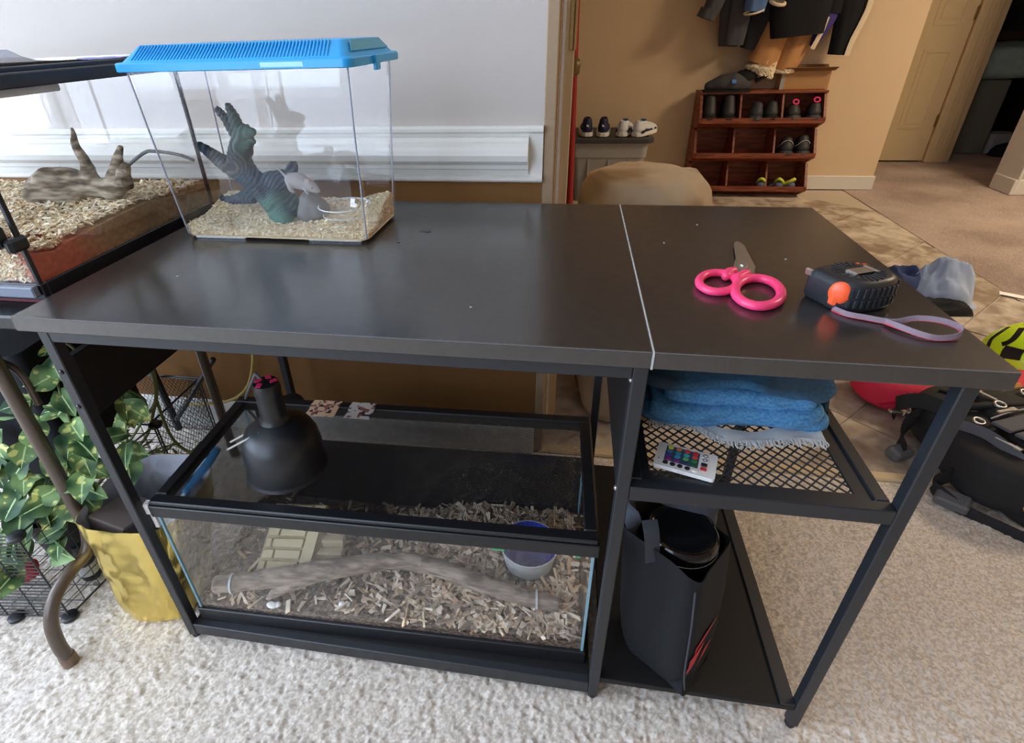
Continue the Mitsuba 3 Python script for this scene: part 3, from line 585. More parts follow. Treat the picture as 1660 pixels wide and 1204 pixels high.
P('burrow_substrate', ground(under_h, x0 + .004, x1 - .0012, y0 + .006, y1 - .004, .7445, 80, 60), 'coconut_soil', label='red to brown packed substrate in the large tank left of the desk', cat='soil', kind='stuff')
def sh_place(r, n):
    x, y = r.uniform(x0 + .012, x1 - .007, n), r.uniform(y0 + .012, y1 - .01, n); return np.stack([x, y, sub_h(x, y) + r.uniform(-.001, .008, n)], 1)
f2, c2 = flakes(13000, sh_place, (.006, .016), (.002, .0055), .0008, [S(240, 226, 196), S(226, 206, 168), S(206, 182, 142), S(248, 240, 220), S(232, 214, 180)], .55, .25, seed=31)
fp, cp = flakes(5200, lambda r, n: np.stack([r.uniform(x0 + .02, x1 - .02, n), np.full(n, y0 + .005) + r.uniform(0, .004, n), r.uniform(.758, .812, n)], 1), (.006, .016), (.002, .005), .0008, [S(244, 236, 216), S(232, 220, 190), S(220, 204, 170)], .8, .2, seed=32)
P('wood_shavings', merge([f2, fp]), 'vcol', color=np.vstack([c2, cp]), label='pale wood shavings spread over the red-brown substrate in the left tank', cat='wood shavings', kind='stuff')
def drift_col(p, n, uv):
    w = fbm(p.x * 25, p.y * 90, p.z * 120, 3)
    return mix(S(92, 78, 62), S(176, 162, 140), smoothstep(.25, .8, w))
M('driftwood', proc(drift_col), .9, spec=.15)
dw = blob([[(-.225, .320, .840, .018), (-.195, .322, .848, .027), (-.160, .330, .842, .031), (-.125, .335, .842, .020)], [(-.215, .30, .832, .018), (-.15, .32, .828, .022)],
           [(-.120, .335, .845, .018), (-.116, .333, .878, .0105), (-.119, .330, .908, .0075), (-.113, .330, .938, .0035)],
           [(-.120, .335, .838, .018), (-.080, .330, .836, .019), (-.040, .322, .850, .014), (-.046, .33, .862, .012)], [(-.078, .335, .846, .013), (-.058, .335, .876, .0085), (-.036, .335, .907, .0060)], [(-.05, .33, .850, .013), (-.040, .335, .872, .008)]], .006, 8)
P('driftwood_root', bump(dw, .0045, 50, 6), 'driftwood', smooth=True, label='forked grey-brown driftwood root on the shavings in the left tank', cat='driftwood')
P('probe_cable', tube([(-.20, .500, .828), (-.150, .52, .861), (-.123, .525, .864), (-.075, .528, .857), (-.045, .532, .845)], .0035, 8, 8), 'cord', smooth=True, label='grey probe cable looping behind the driftwood in the left tank', cat='cable')
# papers on top of the tank
def paper(x0, x1, y0, y1, z, lift, seed):
    X, Y_ = np.meshgrid(np.linspace(0, 1, 14), np.linspace(0, 1, 10)); Z_ = z + lift * np.clip(1 - X * 5, 0, 1) ** 2 + .004 * meshkit.fbm(np.stack([X * 3, Y_ * 3, X * 0 + seed], -1), 2)
    return sheet(np.stack([x0 + (x1 - x0) * Y_ + .02 * X, y0 + (y1 - y0) * X, Z_], -1)[:, ::-1], .0006)
M('paper', S(226, 230, 244), .7)
P('paper_sheet', paper(-.30, -.09, .245, .52, 1.0405, .018, 1), 'paper', label='white paper sheet with a curled corner lying on the left tank', cat='paper')
P('paper_sheet', paper(-.085, -.060, .36, .525, 1.0405, 0, 2), 'purple_paper', label='narrow purple-blue card lying on the left tank beside the white sheet', cat='paper')
# stand of the left tank
M('mat_red', S(84, 18, 26), .7)
L('tank_stand', 'stand with brown bent tube legs carrying the left tank', 'stand')
P('tank_stand__top', box(-.68, -.022, .045, .575, .700, .7235, .003), 'black_plastic')
P('tank_stand__mat', box(-.66, -.012, .092, .565, .7237, .7318, .001), 'mat_red', label='dark red mat under the tank')
for lx_ in (-.19, -.62):
    P('tank_stand__leg', tube([(lx_, .082, .6985), (lx_, .082, .50), (lx_, .080, .30), (lx_, .077, .215), (lx_, .055, .172), (lx_, .012, .168), (lx_, -.033, .153), (lx_, -.062, .115), (lx_, -.073, .060), (lx_, -.073, .022)], .0125, 14, 8), 'brown_tube', smooth=True, label='bent brown tube leg')
    P('tank_stand__leg_tip', mv(lathe([(0, 0), (.013, 0), (.0148, .003), (.0145, .026), (.0132, .028), (0, .028)], 20), (lx_, -.073, -.002)), 'brown_tip', smooth=40, label='lighter brown rubber tip')
    P('tank_stand__leg', tube([(lx_, .54, .6985), (lx_, .54, .3), (lx_, .54, .003)], .0125, 14, 4), 'brown_tube', smooth=True)
P('tank_stand__bracket', tube([(-.235, .10, .605), (-.205, .10, .602), (-.182, .105, .575), (-.178, .105, .51)], .006, 8, 6), 'brown_tube', smooth=True)
# ---------------------------------------------------------------- scissors
M('panel_blue', S(52, 78, 96), .5)
M('strap_black', S(52, 56, 64), .7)
M('pink_plastic', S(240, 66, 118), .3)
L('scissors', 'scissors with bright pink handles lying partly open on the desk', 'scissors')
pv = np.array([.9985, .262])
def pts2(l): return [np.array(q, float) for q in l]
bl1 = Polygon([(1.0125, .3625), (1.0175, .3600), (1.0200, .3450), (1.0135, .2550), (1.0040, .2250), (.9900, .2280), (.9890, .2480), (.9985, .3050), (1.0070, .3500)]).buffer(.0006)
bl2 = Polygon([(1.0150, .3560), (1.0185, .3440), (1.0080, .2560), (.9900, .2200), (.9760, .2300), (.9850, .2560), (.9990, .3000)]).buffer(.0006)
P('scissors__blade', mv(ext(bl2, .0016), (0, 0, .7520)), 'steel')
P('scissors__blade', mv(ext(bl1, .0016), (0, 0, .7540)), 'steel')
P('scissors__screw', mv(lathe([(0, 0), (.0055, 0), (.0050, .0018), (.002, .0024), (0, .0024)], 20), (.9985, .259, .7556)), 'steel', smooth=30)
def loop(cx_, cy_, a, b, rot, r, z):
    t = np.linspace(0, 2 * np.pi, 41); c, s = math.cos(math.radians(rot)), math.sin(math.radians(rot))
    p = np.stack([cx_ + a * c * np.cos(t) - b * s * np.sin(t), cy_ + a * s * np.cos(t) + b * c * np.sin(t), np.full(41, z)], 1)
    tt = np.gradient(p, axis=0); rr = []
    for i in range(40):
        k = p[(i + 1) % 40] - p[i - 1]; k /= np.linalg.norm(k); n_ = np.array([-k[1], k[0], 0]); q = np.linspace(0, 2 * np.pi, 12, endpoint=False)
        rr.append(p[i] + r[0] * np.cos(q)[:, None] * n_ + r[1] * np.sin(q)[:, None] * np.array([0, 0, 1.]))
    rr.append(rr[0]); return loft(rr, cap=False)
P('scissors__handle', merge([loop(.9490, .1920, .0235, .0350, -24, (.0058, .0055), .7560), blob([[(.9720, .2280, .7565, .0068), (.9640, .2120, .7565, .0066)], [(.9790, .2330, .7565, .0058), (.9720, .2280, .7565, .0068)]], .003, 6)]), 'pink_plastic', smooth=True, label='smaller pink finger loop')
P('scissors__handle', merge([loop(.9935, .1640, .0275, .0470, -20, (.0065, .0060), .7565), blob([[(.9930, .2230, .7570, .0068), (.9780, .2060, .7570, .0070), (.9740, .1900, .7570, .0062)]], .003, 6)]), 'pink_plastic', smooth=True, label='larger pink finger loop')
# ---------------------------------------------------------------- tape measure
L('tape_measure', 'black rubber-clad tape measure with an orange button lying on the desk', 'tape measure')
tc = np.array([1.104, .162]); trz = 25
_t = np.linspace(0, 2 * np.pi, 90, endpoint=False); _f = lambda w, e: np.sign(w) * np.abs(w) ** e
outl = Polygon(np.stack([.044 * _f(np.cos(_t), .72), .0375 * _f(np.sin(_t), .72)], 1)).union(Polygon([(-.046, -.018), (-.046, .030), (-.020, .0370), (-.02, -.034)]).buffer(-.006).buffer(.006)).buffer(.004).buffer(-.004)
op = np.array(outl.exterior.coords)[:-1]
def oring(ins, z):
    q = np.array(outl.buffer(-ins).exterior.coords)[:-1]; ls = LineString(np.vstack([q, q[:1]])); return np.array([[*ls.interpolate(t, normalized=True).coords[0], z] for t in np.linspace(0, 1, 72, endpoint=False)])
def ring_at(ins, z):
    base = oring(0.0, z); d = base[:, :2] - 0; n_ = np.linalg.norm(d, axis=1, keepdims=True); base[:, :2] = d * (1 - ins / n_); return base
tb = loft([ring_at(.008, 0), ring_at(.003, .001), ring_at(.0, .006), ring_at(0, .030), ring_at(.0035, .037), ring_at(.010, .0402)])
def tm(m): return mv(m, (tc[0], tc[1], .7502), rz=trz)
P('tape_measure__case', tm(tb), 'black_rubber', smooth=40)
rib = []
bo = ring_at(-.0006, 0)
for i in range(34, 72, 2):
    for za, zb_ in ((.007, .018), (.0205, .033)):
        p0 = bo[i]; k = bo[(i + 1) % 72] - bo[i - 1]; k /= np.linalg.norm(k)
        rib.append(stand(box(-.0022, .0022, za, zb_, -.0012, .0012, .0006), (p0[0], p0[1], 0), k, (0, 0, 1)))
P('tape_measure__grip_rib', tm(merge(rib)), 'black_rubber', kind='stuff')
top_ribs = [mv(box(.016, .030, -.0016, .0016, .0402, .0414, .0006), (0, 0, 0), rz=a) for a in range(-170, 170, 16)]
P('tape_measure__face_rib', tm(merge(top_ribs)), 'black_rubber', kind='stuff')
M('orange', S(240, 92, 48), .35)
P('tape_measure__lock_button', tm(merge([mv(uvsphere((0, 0, 0), (.0055, .0125, .0150)), (-.0405, -.0175, .0235), rz=32), box(-.0475, -.0405, -.020, -.008, .006, .022, .003)])), 'orange', smooth=30, label='orange lock button')
P('tape_measure__hook', tm(box(-.0475, -.0425, .024, .034, .030, .0385, .001)), 'steel')
P('tape_measure__belt_clip', tm(merge([box(-.016, .014, -.012, .003, .0425, .0436, .0004), box(-.018, -.014, -.012, .003, .0395, .0430, .0004), box(.012, .017, -.015, .006, .0425, .0440, .0004)])), 'steel', label='metal belt clip')
P('tape_measure__red_mark', tm(mv(box(-.007, .007, -.0012, .0012, 0, .0008), (.022, .016, .0402), rz=-40)), 'orange')
M('strap', S(128, 112, 122), .8)
M('strap_red', S(176, 60, 72), .7)
spts = [(1.072, .128, .754), (1.082, .112, .7545), (1.100, .1030, .7550), (1.116, .0965, .7550), (1.128, .092, .7570), (1.148, .0930, .7620), (1.170, .0840, .7640), (1.184, .0740, .7600), (1.176, .0640, .7560), (1.156, .0600, .7545), (1.140, .0640, .7560), (1.124, .0800, .7570), (1.116, .0930, .7560)]
P('tape_measure__wrist_strap', ribbon(spts, .0060, .0012, (0, .25, 1)), 'strap', label='grey webbing wrist strap')
P('tape_measure__wrist_strap__trim', ribbon([(x, y, z - .0030) for x, y, z in spts], .0020, .0020, (0, .25, 1)), 'strap_red', label='red strap edge')
# ---------------------------------------------------------------- folded towel and remote on the mesh shelf
def towel_col(p, n, uv):
    a = fbm(p.x * 300, p.y * 300, p.z * 300, 2); b = fbm(p.x * 12, p.y * 12, p.z * 30, 3)
    return mix(mix(S(54, 112, 172), S(112, 174, 218), a), S(58, 84, 106), smoothstep(.50, .72, b) * .75)
M('towel', proc(towel_col), .95, spec=.1, sheen=.6)
M('towel_fringe', S(206, 208, 206), .95, sheen=.4)
L('folded_towel', 'thick folded blue towel with a frayed pale edge on the mesh shelf', 'towel')
def layer(x0, x1, yf, yb, za, zb, seed, th, fr=.018, n=30, mm=34, rise=0.):
    """one folded layer: profile in y-z wrapped round a rounded front fold, run along x"""
    prof = []
    h = (zb - za)
    for t in np.linspace(0, 1, 10): prof.append((yb + (yf + h / 2 - yb) * t, za))
    for a in np.linspace(-90, 90, 12)[1:-1]: prof.append((yf + h / 2 - h / 2 * math.cos(math.radians(a)), za + h / 2 + h / 2 * math.sin(math.radians(a))))
    for t in np.linspace(0, 1, 10): prof.append((yf + h / 2 + (yb - yf - h / 2) * t, zb))
    prof = np.array(prof); X = np.linspace(x0, x1, mm)
    G = np.zeros((mm, len(prof), 3)); G[:, :, 0] = X[:, None]; G[:, :, 1] = prof[None, :, 0]; G[:, :, 2] = prof[None, :, 1]
    q = G * np.array([14, 14, 10]) + seed
    G[:, :, 1] += .014 * (meshkit.fbm(q, 2, seed) - .5) * 2; G[:, :, 2] += .006 * (meshkit.fbm(q + 5, 2, seed + 3) - .5) * 2
    G[:, :, 2] += rise * smooth_np(-.01, .17, G[:, :, 1] - yf) * (np.arange(len(prof)) >= 16)[None]
    ex = np.clip((np.abs(np.linspace(-1, 1, mm)) - .8) / .2, 0, 1)
    G[:, :, 1] += (ex ** 2 * .012)[:, None]
    return sheet(G, th)
tzs = .5368
lay = [layer(.874, 1.130, .146, .42, tzs + .006, tzs + .024, 3, .005), layer(.880, 1.112, .132, .42, tzs + .026, tzs + .046, 7, .006), layer(.900, 1.098, .138, .42, tzs + .047, tzs + .062, 9, .006),
       layer(.870, 1.126, .150, .43, tzs + .064, tzs + .075, 12, .0045, rise=.078)]
def towel2_col(p, n, uv):
    a = fbm(p.x * 300, p.y * 300, p.z * 300, 2); b = fbm(p.x * 14, p.y * 14, p.z * 14, 3)
    return mix(mix(S(44, 84, 120), S(84, 136, 172), a), S(62, 78, 88), smoothstep(.42, .66, b) * .8)
M('towel_shaded', proc(towel2_col), .95, spec=.1, sheen=.5)  # darker towel colour holds the shade under the desk top
for i, y_ in enumerate(lay): P('folded_towel__layer', y_, 'towel' if i < 3 else 'towel_shaded', smooth=True)
drape = [[(1.118 + .024 * v_ + .004 * math.sin(u * 5), .170 + .24 * u + .012 * v_, tzs + .090 + .040 * min(1, u * 2.2) - .075 * v_ ** 1.5 - .004 * math.sin(9 * u)) for v_ in np.linspace(0, 1, 10)] for u in np.linspace(0, 1, 18)]
P('folded_towel__hanging_end', sheet(np.array(drape), .009), 'towel_shaded', smooth=True)
r_ = np.random.default_rng(5); fringe = []
xs = np.linspace(.884, 1.122, 150)
def fy(x): return .150 - .034 * smooth_np(.935, .990, x) + .016 * smooth_np(1.01, 1.09, x)
P('folded_towel__hem', ribbon([(x, fy(x) + .010, tzs + .0035 + .002 * math.sin(x * 90)) for x in np.linspace(.882, 1.124, 24)], .022, .005, (0, 1, .15)), 'towel_fringe', smooth=True, label='pale frayed hem')
for x in xs:
    y0 = fy(x); ln = r_.uniform(.004, .016)
    fringe.append(tube([(x, y0 + .002, tzs + .005), (x + r_.normal(0, .003), y0 - ln * .6, tzs + .003), (x + r_.normal(0, .004), y0 - ln, tzs + .0012)], [.0016, .0012, .0006], 5, 2))
P('folded_towel__fringe', merge(fringe), 'towel_fringe', smooth=True, kind='stuff', label='frayed pale threads')
L('remote_control', 'small white card remote with rainbow buttons on the mesh shelf', 'remote control')
ra, rb_, rc = np.array([.8765, .0580, .5312]), np.array([.9535, .0345, .5312]), np.array([.8885, .1075, .5312])
RX, RY = rb_ - ra, rc - ra; RWd, RHt = np.linalg.norm(RX), np.linalg.norm(RY)
def rm(m): return stand(m, ra, RX, RY)
P('remote_control__body', rm(merge([ext(Polygon([(0, 0), (RWd, 0), (RWd, RHt), (0, RHt)]).buffer(-.004).buffer(.004), .0062)])), 'white', smooth=30)
P('remote_control__panel', rm(box(.012, .057, .0135, .046, .0062, .0066)), 'panel_blue')
cols = [[S(236, 226, 60), S(214, 118, 70), S(216, 60, 56), S(210, 44, 48)], [S(66, 120, 150), S(60, 140, 170), S(70, 170, 180), S(206, 70, 60)], [S(70, 60, 150), S(60, 150, 190), S(90, 176, 96), S(50, 130, 80)], [S(150, 44, 120), S(120, 50, 130), S(60, 50, 110), S(40, 90, 60)]]
for r in range(4):
    for c in range(4):
        nm = f'rb_{r}{c}'; M(nm, cols[r][c], .4)
        P('remote_control__button', rm(mv(lathe([(0, 0), (.0040, 0), (.0040, .0010), (.0032, .0016), (0, .0016)], 14), (.0175 + c * .0113, .0425 - r * .0085, .0064))), nm)
M('rb_black', S(34, 34, 38), .4)
M('rb_red', S(206, 60, 60), .4)
for c in range(5): P('remote_control__button', rm(mv(lathe([(0, 0), (.0036, 0), (.0036, .001), (.0028, .0015), (0, .0015)], 14), (.0150 + c * .0098, .0085 - .0002 * c, .0062))), 'rb_black' if c < 4 else 'white')
for r, mt in enumerate(('white', 'white', 'rb_black', 'rb_red')):
    P('remote_control__button', rm(box(.0605, .0685, .0385 - r * .0090, .0455 - r * .0090, .0062, .0076, .0006)), mt)
    if mt == 'white': P('remote_control__button_ring', rm(mv(trimesh.creation.annulus(.0026, .0034, .0004, sections=18), (.0645, .0420 - r * .009, .0078))), 'rb_black')
P('remote_control__dot', rm(mv(trimesh.creation.cylinder(.0009, .0006, sections=10), (.0055, .0140, .0064))), 'rb_black')
# ---------------------------------------------------------------- black tote bag with a pot inside
L('tote_bag', 'black cloth tote bag with a red printed mark on the lower right shelf', 'bag')
def bag_ring(z, cx_, cy_, w, d, seed, amp=.004, n=56, sq=4.5, rz=-38):
    t = np.linspace(0, 2 * np.pi, n, endpoint=False); c, s = np.cos(t), np.sin(t)
    x = np.sign(c) * np.abs(c) ** (2 / sq) * w / 2; y = np.sign(s) * np.abs(s) ** (2 / sq) * d / 2
    k = 1 + amp / .08 * (meshkit.fbm(np.stack([np.cos(t) * 2 + seed, np.sin(t) * 2, np.full(n, z * 9)], 1), 3, seed) - .5) * 2
    a = math.radians(rz); X, Y_ = x * k, y * k
    return np.stack([cx_ + X * math.cos(a) - Y_ * math.sin(a), cy_ + X * math.sin(a) + Y_ * math.cos(a), np.full(n, z)], 1)
lev = [(.0665, .968, .093, .112, .110), (.070, .967, .093, .124, .122), (.11, .963, .095, .138, .132), (.16, .958, .098, .144, .136), (.24, .952, .102, .146, .138), (.31, .947, .104, .146, .138), (.355, .943, .106, .146, .138)]
outer = [bag_ring(z, x, y, w, d, 3, .005 if z > .1 else .010) for z, x, y, w, d in lev]
top_r = outer[-1].copy(); th_ = np.linspace(0, 2 * np.pi, 56, endpoint=False)
wave = lambda R, k=1.: R + np.stack([np.zeros(56), np.zeros(56), k * (.016 * np.cos(th_ - math.radians(215)) + .006 * np.sin(3 * th_))], 1)
outer[-1] = wave(outer[-1]); inner = [wave(bag_ring(.352, .943, .106, .140, .132, 3, .005)), bag_ring(.31, .947, .104, .140, .132, 3, .005), bag_ring(.24, .952, .102, .140, .132, 3, .005), bag_ring(.16, .958, .098, .138, .130, 3, .005)]
P('tote_bag__body', loft(outer + inner), 'black_cloth', smooth=45)
P('tote_bag__corner_flap', bump(trimesh.convex.convex_hull(np.array([(.985, .004, .0675), (.980, .001, .070), (.945, .034, .0675), (1.018, .040, .0675), (.950, .040, .092), (1.005, .046, .092), (.980, .022, .092)])).subdivide().subdivide(), .003, 40, 2), 'black_cloth', smooth=40)
P('tote_bag__seam', tube([(.9845, .0085, .075), (.9755, .0060, .13), (.9680, .0090, .24), (.960, .0125, .33)], .0016, 6, 5), 'strap_black', smooth=True)
P('tote_bag__handle', ribbon([(.884, .100, .30), (.874, .092, .36), (.868, .110, .412), (.895, .125, .418), (.930, .128, .402), (.968, .124, .398), (1.000, .128, .385), (1.012, .138, .34)], .026, .0025, (0, .3, 1)), 'strap_black', smooth=True)
P('tote_bag__handle', ribbon([(.900, .048, .345), (.894, .058, .392), (.890, .074, .408)], .024, .0025, (1, .4, .2)), 'strap_black', smooth=True)
M('logo_red', S(176, 48, 52), .7)
fx = np.array([.996, .025, .0])
def on_bag(u, v_):
    """point on the front-right side of the bag: u along the wall, v_ height"""
    R = bag_ring(v_, np.interp(v_, [.11, .16, .24], [.963, .958, .952]), np.interp(v_, [.11, .16, .24], [.095, .098, .102]), np.interp(v_, [.11, .16, .24], [.138, .144, .146]) + .003, np.interp(v_, [.11, .16, .24], [.132, .136, .138]) + .003, 3, .005)
    i = (u % 1) * 56; k = int(i); f = i - k; return R[k] * (1 - f) + R[(k + 1) % 56] * f
for pts_ in ([(.905, .112), (.950, .136), (.990, .172), (.955, .162), (.920, .148), (.915, .132), (.903, .122)], [(.940, .162), (.962, .170), (1.02, .198), (.990, .192), (.950, .176)], [(.965, .124), (.980, .136), (1.005, .160), (.990, .154)]):
    ring3 = np.array([on_bag(u, v_) for u, v_ in pts_]); cen = ring3.mean(0)
    n_ = np.cross(ring3[1] - cen, ring3[3] - cen); n_ /= np.linalg.norm(n_); n_ = n_ if n_[1] < 0 else -n_
    v = np.vstack([ring3 + n_ * .0016, [cen + n_ * .0026]]); k = len(ring3)
    P('tote_bag__printed_mark', trimesh.Trimesh(v, [[i, (i + 1) % k, k] for i in range(k)], process=False), 'logo_red', label='red slanted printed stroke')
P('black_pot', mv(lathe([(0, 0), (.050, 0), (.0545, .004), (.0560, .245), (.0585, .250), (.0585, .262), (.056, .268), (.052, .272), (.046, .268), (.040, .267), (0, .267)], 48), (.951, .105, .09)), 'black_gloss', smooth=35, label='glossy black lidded canister standing inside the black tote bag', cat='canister')
P('black_pot__ring', mv(trimesh.creation.torus(.0580, .0010, major_sections=48, minor_sections=6), (.951, .105, .340)), 'steel', smooth=True)
# ---------------------------------------------------------------- gold gift bag left of the desk leg
M('gold', S(230, 206, 120), .22, metal=.92)
M('bag_lining', S(186, 188, 196), .6)
M('box_brown', S(84, 72, 66), .8)
L('gold_bag', 'shiny gold foil gift bag on the carpet behind the left desk leg', 'bag')
def gring(z, cx_, cy_, w, d, seed, amp, n=128):
    R = bag_ring(z, cx_, cy_, w, d, seed, amp, n, 3.6, 4.); return R
gl = [(.002, -.086, .096, .135, .130), (.010, -.086, .096, .150, .142), (.06, -.085, .102, .168, .160), (.13, -.082, .116, .188, .182), (.20, -.079, .130, .204, .202), (.272, -.078, .144, .216, .222)]
go = [gring(z, x, y, w, d, 5, .004) for z, x, y, w, d in gl]
def dens(rs, k=8):
    out = []
    for a, b in zip(rs[:-1], rs[1:]):
        for t in np.linspace(0, 1, k, endpoint=False): out.append(a * (1 - t) + b * t)
    return out + [rs[-1]]
go = dens(go); cen_ = np.array([-.078, .12])
for i, r_g in enumerate(go):
    q = np.stack([np.arctan2(r_g[:, 1] - cen_[1], r_g[:, 0] - cen_[0]) * 2.2, r_g[:, 2] * 16, r_g[:, 2] * 0], 1)
    k = (.034 * (np.abs(meshkit.noise(q * 1.3 + 3, 4) - .5) * 2 - .5) + .016 * (np.abs(meshkit.noise(q * 4.1 + 9, 6) - .5) * 2 - .5)) * min(1, i / 4)
    r_g[:, :2] = cen_ + (r_g[:, :2] - cen_) * (1 + k * 1.6)[:, None]
gi = [r * [1, 1, 1] for r in reversed(go)]
gi = [np.stack([cen_[0] + (r[:, 0] - cen_[0]) * .985, cen_[1] + (r[:, 1] - cen_[1]) * .985, r[:, 2] + (.004 if i > len(gi) - 3 else 0)], 1) for i, r in enumerate(gi)]
P('gold_bag__foil', loft(go + [gi[0]], cap=False), 'gold', smooth=22)
lin = loft(gi, cap=False); lin = merge([lin, trimesh.Trimesh(np.vstack([gi[-1], gi[-1].mean(0)]), [[k, (k + 1) % 128, 128] for k in range(128)], process=False)])
P('gold_bag__lining', lin, 'bag_lining', smooth=30, label='dull silvery lining')
P('paper_box', mv(box(-.050, .052, -.042, .045, -.10, .10, .003), (-.112, .090, .155), rz=-12, rx=-8), 'box_brown', label='dark taupe box standing inside the gold gift bag', cat='box')
M('trowel_blue', S(30, 112, 160), .35)
M('trowel_grey', S(176, 182, 182), .4)
L('hand_trowel', 'small hand trowel with a blue handle sticking out of the gold gift bag', 'trowel')
P('hand_trowel__handle', tube([(.012, .262, .292), (.004, .232, .277), (-.008, .198, .262), (-.018, .165, .250)], [.008, .0095, .0085, .007], 12, 6), 'trowel_blue', smooth=True)
P('hand_trowel__blade', tube([(-.018, .165, .250), (-.028, .128, .228), (-.042, .085, .18), (-.048, .07, .14)], [.004, .014, .022, .006], 12, 6, flat=.2), 'trowel_grey', smooth=True)
P('black_pouch', bump(blob([[(-.030, .20, .20, .026), (-.010, .19, .235, .024)], [(-.07, .21, .22, .03), (-.03, .2, .2, .03)]], .008, 8), .004, 40, 2), 'grey_cloth', smooth=True, label='dark grey pouch inside the gold gift bag beside the trowel', cat='pouch')
# ---------------------------------------------------------------- wire storage cube and trailing plant
def grid_panel(o, X, Y, w, h, nx, ny, r=.0009):
    o, X, Y = (np.array(q, float) for q in (o, X, Y)); ms = []
    def rod(a, b, rr):
        a_, b_ = o + X * a[0] + Y * a[1], o + X * b[0] + Y * b[1]; return tube([a_, b_], rr, 5, 0)
    for i in range(nx + 1): ms.append(rod((w * i / nx, 0), (w * i / nx, h), .0022 if i in (0, nx) else r))
    for j in range(ny + 1): ms.append(rod((0, h * j / ny), (w, h * j / ny), .0022 if j in (0, ny) else r))
    return merge(ms)
L('wire_storage_cube', 'black wire storage cube on the carpet left of the gold bag', 'wire cube')
CX, CY, CZ, CW = -.268, .012, .006, .35
d1, d2 = np.array([-1, -.12, 0.]) / np.hypot(1, .12), np.array([-.12 * -1, 1, 0.]) / np.hypot(1, .12)
c0 = np.array([CX, CY, CZ])
P('wire_storage_cube__panel', grid_panel(c0, d1, (0, 0, 1), CW, .25, 5, 24, .0015), 'black_metal', smooth=False)
P('wire_storage_cube__panel', grid_panel(c0, d2, (0, 0, 1), CW, .25, 9, 9), 'black_metal')
P('wire_storage_cube__panel', grid_panel(c0, d1, d2, CW, CW, 9, 9), 'black_metal')
P('wire_storage_cube__panel', grid_panel(c0 + d1 * CW, d2, (0, 0, 1), CW, .25, 9, 9), 'black_metal')
P('wire_storage_cube__panel', grid_panel(c0 + d2 * CW, d1, (0, 0, 1), CW, .25, 9, 9), 'black_metal')
for a, b in ((0, 0), (1, 0), (0, 1), (1, 1), (.33, 0)):
    for z in (.002, .25):
        if a == .33 and z > .1: continue
        p = c0 + d1 * CW * a + d2 * CW * b + (d2 * -.004 if a == .33 else 0)
        P('wire_storage_cube__connector', mv(lathe([(0, 0), (.013, 0), (.016, .003), (.016, .009), (.012, .012), (0, .012)], 16), (p[0], p[1], z - .002 if z < .1 else z)), 'black_plastic', smooth=40)
P('dark_filler_box', mv(loft([rrect(0, 0, .34, .26, .02, z, 0) for z in (0, .30)]), (-.455, .285, .262), rz=6), 'black_cloth', smooth=30, label='black box added on the wire storage cube for the dark behind the trailing plant', cat='bin')  # added box that makes the space behind the leaves dark
M('petal_red', S(176, 30, 40), .7)
for i, (u, v_, z, lb) in enumerate(((.10, .05, .10, 'red cloth rose hanging highest inside the wire storage cube'), (.14, .07, .055, 'red cloth rose nearest the front connector inside the wire cube'), (.19, .06, .075, 'red cloth rose second from the left inside the wire cube'), (.22, .09, .05, 'red cloth rose farthest left and lowest inside the wire cube'))):
    p = c0 + d1 * u + d2 * v_
    P('red_cloth_rose', bump(uvsphere((p[0], p[1], z), (.022, .018, .016), 20), .006, 70, i), 'petal_red', smooth=True, label=lb, cat='artificial flower', group='red roses in the wire cube')
P('plant_pot', mv(lathe([(0, 0), (.055, 0), (.070, .12), (.073, .125), (.066, .12), (.05, .01), (0, .008)], 28), tuple(c0 + d1 * .17 + d2 * .20 + [0, 0, .004])), 'black_plastic', smooth=40, label='black pot inside the wire storage cube', cat='pot')
M('bottle_black', S(22, 24, 30), .2)
bp = c0 + d1 * .035 + d2 * .10
P('black_bottle', mv(lathe([(0, 0), (.018, 0), (.020, .004), (.020, .07), (.010, .085), (.010, .10), (0, .10)], 20), (bp[0], bp[1], .012)), 'bottle_black', smooth=40, label='small black bottle inside the right of the wire storage cube', cat='bottle')
P('black_bottle__label', mv(trimesh.creation.annulus(.0201, .0206, .03, sections=24), (bp[0], bp[1], .045)), 'grey_plastic')
def leaf_col(p, n, uv):
    a = noise(p.x * 95, p.y * 95, p.z * 95); b = noise(p.x * 40 + 9, p.y * 40, p.z * 40)
    g = mix(S(30, 64, 34), S(120, 150, 92), smoothstep(.2, .8, b))
    g = mix(g, S(216, 220, 130), smoothstep(.60, .68, a) * smoothstep(.40, .62, b) * .85)
    return mix(g, S(176, 200, 140), smoothstep(.045, .015, dr.abs(uv.y - .5)))
scene['m_leaf'] = {'type': 'twosided', 'bsdf': {'type': 'principled', 'base_color': proc(leaf_col), 'roughness': .5, 'specular': .3}}
def leaf_mesh(base, tip_dir, up, l, w, cup):
    s = np.linspace(0, 1, 7); half = w * np.sin(np.pi * s ** .75) ** .8 * (1 - .25 * s); half[0] = w * .28; half[-1] = .0005
    t = np.array([-1, -.5, 0, .5, 1])
    D = np.array(tip_dir, float); D /= np.linalg.norm(D); U = np.array(up, float); U -= D * (U @ D); U /= np.linalg.norm(U); R = np.cross(D, U)
    v, uv = [], []
    for i, si in enumerate(s):
        for tj in t:
            lap = -.10 * l * (abs(tj) if i == 0 else 0)
            v.append(np.array(base) + D * (si * l + lap) + R * tj * half[i] + U * (cup * abs(tj) * half[i] - .25 * l * si * si)); uv.append((si, .5 + tj / 2))
    f = []
    for i in range(6):
        for j in range(4):
            a = i * 5 + j; f += [[a, a + 5, a + 6], [a, a + 6, a + 1]]
    return trimesh.Trimesh(v, f, process=False), np.array(uv)
L('trailing_plant', 'trailing variegated green leafy plant above the wire storage cube', 'plant')
